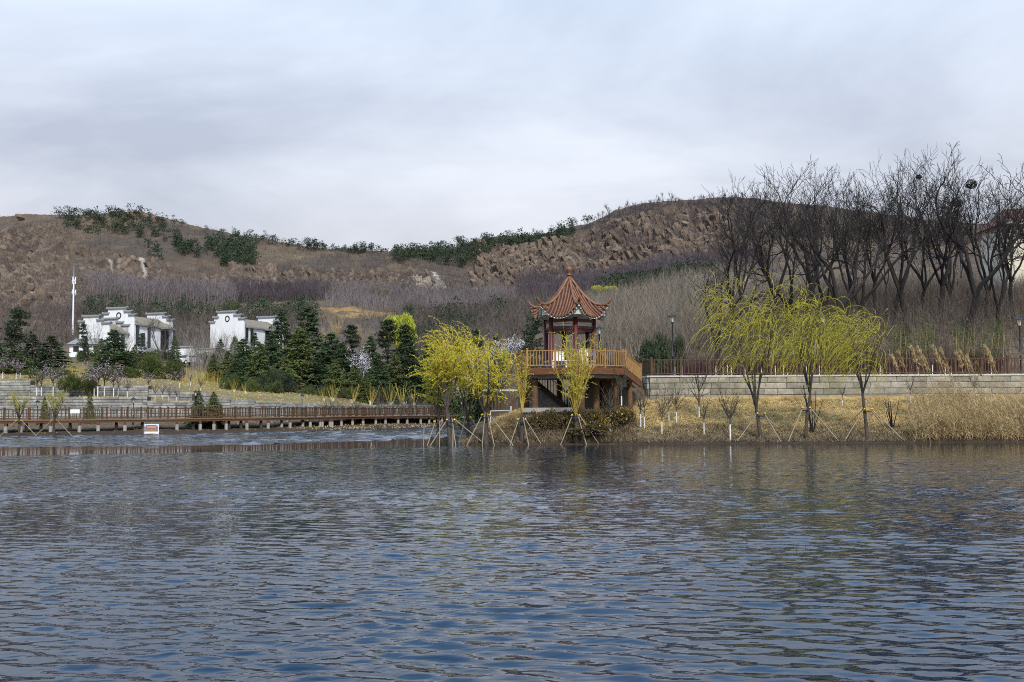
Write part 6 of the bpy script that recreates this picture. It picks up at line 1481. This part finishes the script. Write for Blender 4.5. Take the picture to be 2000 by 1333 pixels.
# leafy bamboo clumps by the path
def bamboo(px, top, base, wd, Y, label, seed):
    b = gp(px, Y); H = zpix(px, top, Y)-b.z; wm = wd/FPX*Y; t = thing('bamboo_clump', label, 'bamboo', b, group='bamboo clumps behind the fence'); r = rs(seed); g = G(); n = 26
    P = np.stack([r.uniform(-wm/2, wm/2, n), r.uniform(-.6, .6, n), np.zeros(n)], 1); D = r.normal(0, .08, (n, 3)); D[:,2] = 1; L = H*r.uniform(.7, 1.05, n); g.ribbons(P, D, L, 0.03, r, (0, 0, -.03), 3); g.obj('stems', M['reed'], t)['kind'] = 'stuff'
    m_ = 1300; j = r.randint(0, n, m_); tt = r.uniform(.35, 1, m_); p = P[j] + D[j]*(L[j]*tt)[:,None] + r.normal(0, .22, (m_, 3)); d = r.normal(0, .6, (m_, 3)) + np.array([-.3, 0, -.3]); g = G(); g.leaves(p, d, r.uniform(.12, .3, m_), 0.035, r); g.obj('leaves', M['shrub'], t)['kind'] = 'stuff'
for k, (px, to, wd) in enumerate(((1762, 632, 34), (1808, 628, 40), (1892, 622, 60), (1948, 626, 52), (1630, 640, 30))):
    bamboo(px, to, 725, wd, 84, ('slim bamboo clump beside the third willow crown', 'bamboo clump left of the bare orange earth', 'wide bamboo clump before the orange earth', 'bamboo clump nearest the path lamp', 'thin bamboo clump behind the willow crowns')[k].replace('left of', 'next to'), 780+k)

# ------------------------------------------------------------------ grass, reeds, shore litter
def blades(name, label, P, L, w, m, seed, lie=0.6, bend=-0.35, wind=(-0.25, -0.3), per=1):
    r = rs(seed); n = len(P)*per; B = np.repeat(P, per, 0) + np.concatenate([r.normal(0, 0.07, (n, 2)), np.zeros((n, 1))], 1)
    D = np.concatenate([r.normal(0, lie, (n, 2)) + np.array(wind), np.ones((n, 1))], 1); g = G(); g.ribbons(B, D, L*r.uniform(.5, 1.15, n), w, r, (wind[0]*0.5, wind[1]*0.5, bend), 2); return tag(g.obj(name, m), label, kind='stuff')
blades('dry_grass', 'tan dry grass matted over the bank below the wall', scatter(9000, 1215, 1800, 62.0, 69.5, 800), 0.42, 0.030, M['dry_grass'], 801, 0.7, -0.65, (-0.3, -0.5), 4)
blades('dry_grass', 'greyish dead grass along the waterline', scatter(4800, 990, 1800, 60.6, 63.2, 802), 0.34, 0.022, M['grey_grass'], 803, 0.6, -0.3, (-.1, -.2), 4)
blades('dry_grass', 'brown dead growth on the peninsula', scatter(2200, 905, 1240, 60.7, 64.0, 804), 0.5, 0.024, M['grey_grass'], 805, 0.6, -0.3, (-.1, -.2), 5)
blades('dry_grass', 'straw-coloured tufts on the peninsula slope', scatter(380, 960, 1020, 61.8, 66, 806), 0.7, 0.03, M['dry_grass'], 807, 0.6, -0.6, (-.4, -.4), 8)
blades('lawn_grass', 'thin yellow-green grass on the terraces', scatter(5200, -40, 880, 112.8, 150, 808), 0.26, 0.05, M['dry_grass'], 809, 0.6, -0.3, (0, 0), 3)
blades('path_grass', 'dry grass behind the fence', scatter(1800, 1260, 2040, 71.3, 82, 810), 0.3, 0.03, M['dry_grass'], 811, 0.6, -0.3, (0, 0), 3)
blades('bank_grass', 'dark dead grass on the mud bank under the boardwalk', scatter(2400, -40, 930, 92, 150, 812, lambda px, Y, x, r: (ground_v(x, Y) > 0.12) & (ground_v(x, Y) < 1.4)), 0.35, 0.04, M['grey_grass'], 813, 0.7, -0.4, (0, 0), 4)
# reed bed: dense stalks, leaves, plumes
r = rs(820); Pd = scatter(4200, 1772, 2090, 60.7, 66.0, 821); gx = (Pd[:,0]/Pd[:,1]*FPX+1000)
keepf = r.uniform(0, 1, len(Pd)) < sm(1768, 1830, gx)*0.9 + 0.15; Pd = Pd[keepf]; n = len(Pd)
g = G(); D = np.concatenate([r.normal(0, .22, (n, 2)) + np.array([-.12, -.05]), np.ones((n, 1))], 1); Lr = r.uniform(0.7, 2.2, n)*(0.45+1.1*N2.fbm(Pd[:,0]/1.3, Pd[:,1]/1.3, 2)); g.ribbons(Pd, D, Lr, 0.022, r, (-0.18, 0, -0.10), 3)
for k in range(5):
    t = r.uniform(.12, .95, n); p = Pd + D/np.linalg.norm(D, axis=1)[:,None]*(Lr*t)[:,None]; d = np.concatenate([r.normal(0, .8, (n, 2)) + np.array([-.3, -.1]), r.uniform(-.2, .9, (n, 1))], 1); g.ribbons(p, d, r.uniform(.3, .75, n), 0.026, r, (-.15, 0, -.45), 2)
low = Pd[r.choice(n, 2600)]; d = np.concatenate([r.normal(0, 1, (2600, 2)) + np.array([0, -.6]), r.uniform(-.1, .6, (2600, 1))], 1); g.ribbons(low + np.array([0, 0, .3]), d, r.uniform(.5, 1.1, 2600), 0.028, r, (0, -.1, -.5), 2)
tag(g.obj('reed_bed', M['reed']), 'thick bed of dry straw-coloured reeds at the water', kind='stuff')
plm = []
for k in range(4):
    rr_ = rs(830+k); g = G(); P, d = wander((0,0,0), (-0.12, 0, 1), 2.6, 6, rr_, 0.03, 0.0); P[:,0] -= np.linspace(0, 1, 7)**2*0.35; g.tube(P, np.linspace(0.014, 0.008, 7), 4); n2 = 150; t = rr_.uniform(4.6, 6, n2); j = np.minimum(t.astype(int), 5); f = (t-j)[:,None]
    p = P[j]*(1-f)+P[j+1]*f; g2 = G(); g2.leaves(p, (P[6]-P[4])[None]*1.0 + rr_.normal(0, .22, (n2, 3)), rr_.uniform(.12, .26, n2), 0.03, rr_); plm.append((g.mesh('stalk', M['reed']), g2.mesh('plume', M['reed'])))
for k, (px, top) in enumerate(((1768, 700), (1790, 690), (1800, 684), (1812, 690), (1826, 686), (1834, 700), (1844, 684), (1852, 688), (1862, 705), (1880, 688), (1888, 696), (1902, 690), (1912, 706), (1922, 698), (1944, 684), (1950, 690), (1962, 688), (1936, 712))):
    Y = RN.uniform(62.5, 65.5); b = gp(px+8, Y); s = (zpix(px, top, Y)-b.z)/2.55
    put_tree('reed_plume', f'{nth(k)} tall plumed reed bending over the reed bed counting from the willows', 'reed', [('stalk', plm[k % 4][0]), ('plume', plm[k % 4][1])], b, s, RN.uniform(-.3, .3), 'plumed reeds over the bed')
# stray reeds in the shallows
for k, (px, py, Y, n_) in enumerate(((718, 874, 60.0, 7), (1546, 1075, 14.6, 9))):
    r = rs(840+k); x, y = water_at(px, py); g = G(); P = np.stack([x + r.normal(0, .35, n_)*(0.6 if k else 1), y + r.normal(0, .2, n_), np.full(n_, -.1)], 1); D = np.concatenate([r.normal(-.1, .35, (n_, 2)), np.ones((n_, 1))], 1); g.ribbons(P, D, (0.75 if k == 0 else 0.3)*r.uniform(.5, 1, n_), 0.03 if k == 0 else 0.006, r, (-.2, 0, -.2), 3)
    tag(g.obj('stray_reeds', M['reed'] if k == 0 else M['dark_bark']), ('few straw reeds sticking out of the smooth water strip', 'few dark twigs breaking the open water')[k], kind='stuff')
for k, (px, y0_, y1_) in enumerate(((827, 837, 870), (858, 822, 873), (884, 830, 874))):
    x, y = water_at(px, y1_); g = G(); z1 = zpix(px, y0_, y); g.tube([(0, 0, -.4), (0.03, 0, z1)], [0.035, 0.03], 6, True); o = g.obj('stake', M['pole'], None, True); o.location = (x, y, 0); tag(o, ('lone thin stake in the water beyond the peninsula tip', 'upright stake beside the small yellow willow', 'upright pale stake beside the thick forked willow')[k], 'stake')

# ------------------------------------------------------------------ rock outcrops
def rock(px, py, Y, w, h_, m_, label, seed, sharp=0.5):
    import bmesh
    bm = bmesh.new(); bmesh.ops.create_icosphere(bm, subdivisions=3, radius=1.0); r = rs(seed); off_ = r.uniform(0, 50, 3)
    pl = [unit(r.normal(size=3)) for _ in range(14)]; cut = r.uniform(0.35, 0.8, 14)
    for v in bm.verts:
        p = np.array(v.co)
        for a, c in zip(pl, cut):
            d_ = float(p @ a)
            if d_ > c: p = p - a*(d_-c)
        q = N3.ridge(np.array([p[0]*2.2+off_[0]+p[2]]), np.array([p[2]*2.2+off_[1]-p[1]]), 3)[0]; v.co = Vector(p*(0.92+0.16*q))
    me = bpy.data.meshes.new('rock_outcrop'); bm.to_mesh(me); bm.free(); me.materials.append(M[m_])
    o = link('rock_outcrop', me); p = at(px, py, Y); o.location = p; s = w/FPX*Y/2; o.scale = (s, s*0.8, h_/FPX*Y/2); o.rotation_euler = (0.1, 0.5*sharp, r.uniform(0, 1)); tag(o, label, 'rock', 'rock outcrops on the hills')
rock(258, 425, 472, 34, 22, 'rock', 'orange rock crowning the ridge of the rocky hill', 901); rock(296, 429, 472, 24, 16, 'rock', 'smaller orange rock beside the crowning one on the ridge', 902); rock(40, 424, 470, 26, 14, 'rock', 'dark rock on the summit of the rocky hill', 903)
rock(60, 560, 300, 20, 24, 'rock', 'orange rock pillar on the lower slope beyond the mast', 904, 0); rock(52, 592, 292, 30, 30, 'rock', 'orange rock below the pillar on the lower slope', 905, 0);  rock(930, 566, 384, 24, 12, 'pale_rock', 'small pale slab below the cliff', 908)
def ledges(label, n, px0, px1, Y0, Y1, seed, size, m_='ledge', thr=0.25):
    """angular tilted slabs breaking out of a cliff, one mass"""
    r = rs(seed); P = scatter(n, px0, px1, Y0, Y1, seed); pxg = P[:,0]/P[:,1]*FPX+1000
    i = np.clip(np.searchsorted(Yr, P[:,1])-1, 0, len(Yr)-1); j = np.clip(np.searchsorted(pxs, pxg)-1, 0, len(pxs)-1)
    P = P[(rockm[i, j] > thr) | (r.rand(len(P)) < 0.06)]; g = G()
    base = np.array([[-1,-1,-1],[1,-1,-1],[1,1,-1],[-1,1,-1],[-1,-1,1],[1,-1,1],[1,1,1],[-1,1,1]], float)
    Fb = np.array([[0,3,2,1],[4,5,6,7],[0,1,5,4],[1,2,6,5],[2,3,7,6],[3,0,4,7]])
    for p in P:
        s = size*r.uniform(0.3, 1.0)**1.5*np.array([r.uniform(.25, .7), r.uniform(.5, 1.1), r.uniform(.8, 2.4)]); V = (base + r.uniform(-.38, .38, (8, 3)))*s
        a, b_ = 0.55+r.normal(0, .22), r.uniform(-.5, .5); ca, sa, cb, sb = math.cos(a), math.sin(a), math.cos(b_), math.sin(b_)
        V = np.stack([V[:,0]*ca - V[:,2]*sa, V[:,1], V[:,0]*sa + V[:,2]*ca], 1); V = np.stack([V[:,0]*cb - V[:,1]*sb, V[:,0]*sb + V[:,1]*cb, V[:,2]], 1)
        g.add(V + p - np.array([0, 0, 0.35*s[2]]), Fb)
    return tag(g.obj('rock_ledges', M[m_]), label, kind='stuff')
ledges('angular brown ledges of the cliff above the pavilion', 1700, 925, 1445, 388, 468, 990, 1.9)
ledges('broken rock band above the purple plantations', 900, 150, 900, 355, 428, 991, 1.5)
ledges('rocky slope of the hill beyond the mast', 900, -60, 190, 245, 468, 992, 1.4)
ledges('pale quarried rock face beside the white gully', 110, 800, 866, 372, 398, 993, 1.6, 'pale_rock', -1)
for k in range(20):
    px = 955 + k*22 + RN.uniform(-8, 8); Y = RN.uniform(418, 455); b = gp(px, Y); q = RN.uniform(8, 15)
    rock(px, 0, Y, q, q*RN.uniform(1.3, 2.2), 'rock', f'{nth(k)} brown crag of the cliff above the pavilion counting from the saddle', 920+k); COL.objects[-1].location = b
for k in range(12):
    px = 310 + k*36 + RN.uniform(-8, 8); Y = RN.uniform(376, 404); b = gp(px, Y); q = RN.uniform(7, 13); rock(px, 0, Y, q, q*.8, 'rock', f'{nth(k)} brown crag in the low cliff above the plantations counting from the rocky hill', 970+k); COL.objects[-1].location = b

# ------------------------------------------------------------------ people
def person(label, loc, rz, J, rad, zones, mats, scale=1.0):
    """J: joint positions; bones as edges; one continuous skinned body, coloured by nearest bone"""
    E = [('pelvis','chest'),('chest','neck'),('neck','head'),('head','crown'),('chest','sl'),('sl','el'),('el','wl'),('wl','hl'),('chest','sr'),('sr','er'),('er','wr'),('wr','hr'),('pelvis','pl'),('pl','kl'),('kl','al'),('al','tl'),('pelvis','prr'),('prr','kr'),('kr','ar'),('ar','tr')]
    names = list(J); me = bpy.data.meshes.new('person'); me.from_pydata([J[n] for n in names], [], [(names.index(a), names.index(b)) for a, b in E])
    o = link('person', me); bpy.context.view_layer.objects.active = o
    sk = o.modifiers.new('skin', 'SKIN')
    for i, n in enumerate(names):
        v = me.skin_vertices[0].data[i]; v.radius = (rad.get(n, .05),)*2; v.use_root = (n == 'pelvis')
    o.modifiers.new('sub', 'SUBSURF').levels = 2
    dg = bpy.context.evaluated_depsgraph_get(); em = bpy.data.meshes.new_from_object(o.evaluated_get(dg)); o.modifiers.clear(); o.data = em
    em.materials.clear()
    for m_ in mats: em.materials.append(m_)
    for f in em.polygons:
        best = min(names, key=lambda n: (Vector(J[n]) - f.center).length); f.material_index = zones.get(best, 0); f.use_smooth = True
    o.location = loc; o.rotation_euler.z = rz; o.scale = (scale,)*3
    g = G(); h_ = Vector(J['head']); g.lathe([(0.0, .165), (.07, .15), (.105, .09), (.115, .02), (.11, -.04), (.095, -.10), (.0, -.10)], (h_.x, h_.y+0.025, h_.z), 12); hr = g.obj('hair', M['hair'], o, True)
    g = G(); g.lathe([(0.0, .02), (.018, 0), (.0, -.025)], (h_.x, h_.y-.10, h_.z-.01), 6); g.obj('nose', M['skin'], o)
    tag(o, label, 'person'); return o
RAD = dict(pelvis=.145, chest=.155, neck=.055, head=.10, crown=.085, sl=.065, sr=.065, el=.048, er=.048, wl=.034, wr=.034, hl=.036, hr=.036, pl=.10, prr=.10, kl=.062, kr=.062, al=.042, ar=.042, tl=.038, tr=.038)
SIT = dict(pelvis=(0,0,.54), chest=(0,-.02,.92), neck=(0,-.02,1.12), head=(0,-.04,1.24), crown=(0,-.03,1.33), sl=(-.18,-.02,1.03), el=(-.24,-.08,.76), wl=(-.16,-.30,.68), hl=(-.12,-.38,.67), sr=(.18,-.02,1.03), er=(.24,-.08,.76), wr=(.16,-.30,.68), hr=(.12,-.38,.67), pl=(-.09,-.06,.52), kl=(-.11,-.46,.50), al=(-.11,-.48,.09), tl=(-.11,-.64,.04), prr=(.09,-.06,.52), kr=(.11,-.46,.50), ar=(.11,-.50,.09), tr=(.11,-.66,.04))
STAND = dict(pelvis=(0,0,.92), chest=(0,0,1.28), neck=(0,0,1.47), head=(0,-.02,1.58), crown=(0,-.01,1.66), sl=(-.18,0,1.39), el=(-.25,.02,1.12), wl=(-.25,-.06,.88), hl=(-.25,-.09,.80), sr=(.18,0,1.39), er=(.25,.02,1.12), wr=(.25,-.06,.88), hr=(.25,-.09,.80), pl=(-.09,0,.88), kl=(-.10,-.03,.48), al=(-.10,.02,.08), tl=(-.10,-.15,.03), prr=(.09,0,.88), kr=(.10,-.10,.48), ar=(.10,.0,.08), tr=(.10,-.15,.03))
top_ = {n: 0 for n in ('chest','sl','el','sr','er','pelvis','wl','wr')}
def zn(low): return {**top_, 'neck': 1, 'head': 1, 'crown': 1, 'hl': 1, 'hr': 1, 'pl': low, 'prr': low, 'kl': low, 'kr': low, 'al': low, 'ar': low, 'tl': 3, 'tr': 3}
px_p = lambda px, Y: (XY(px, Y)[0], Y, DZ)
person('seated person in a white jacket and pale trousers inside the pavilion', px_p(1139, 64.25), 0.15, SIT, RAD, zn(2), [M['white_cloth'], M['skin'], M['white_cloth'], M['dark_cloth']])
person('seated person in blue with a tan collar beside the white-jacketed one', px_p(1149, 64.9), -0.3, SIT, RAD, zn(2), [M['blue_cloth'], M['skin'], M['dark_cloth'], M['dark_cloth']])
person('person in a dark jacket walking behind the boardwalk railing', (*XY(432, 112.5), zpix(432, 792, 112.5)-1.70), 1.2, STAND, RAD, zn(2), [M['dark_cloth'], M['skin'], M['dark_cloth'], M['dark_cloth']])
# white bench back panel in the pavilion
a_ = px_p(1091, 64.7); wb = thing('white_bench_back', 'white slatted bench back standing inside the pavilion', 'bench', a_, 0.1)
for i in range(4): part('slat', M['white_metal'], (-.24+i*.16, 0, .72), (.13, .04, .5), wb)
part('seat', M['white_metal'], (0, -.22, .44), (.9, .42, .05), wb)
for sx in (-.38, .38): part('leg', M['white_metal'], (sx, -.2, .21), (.06, .36, .42), wb)
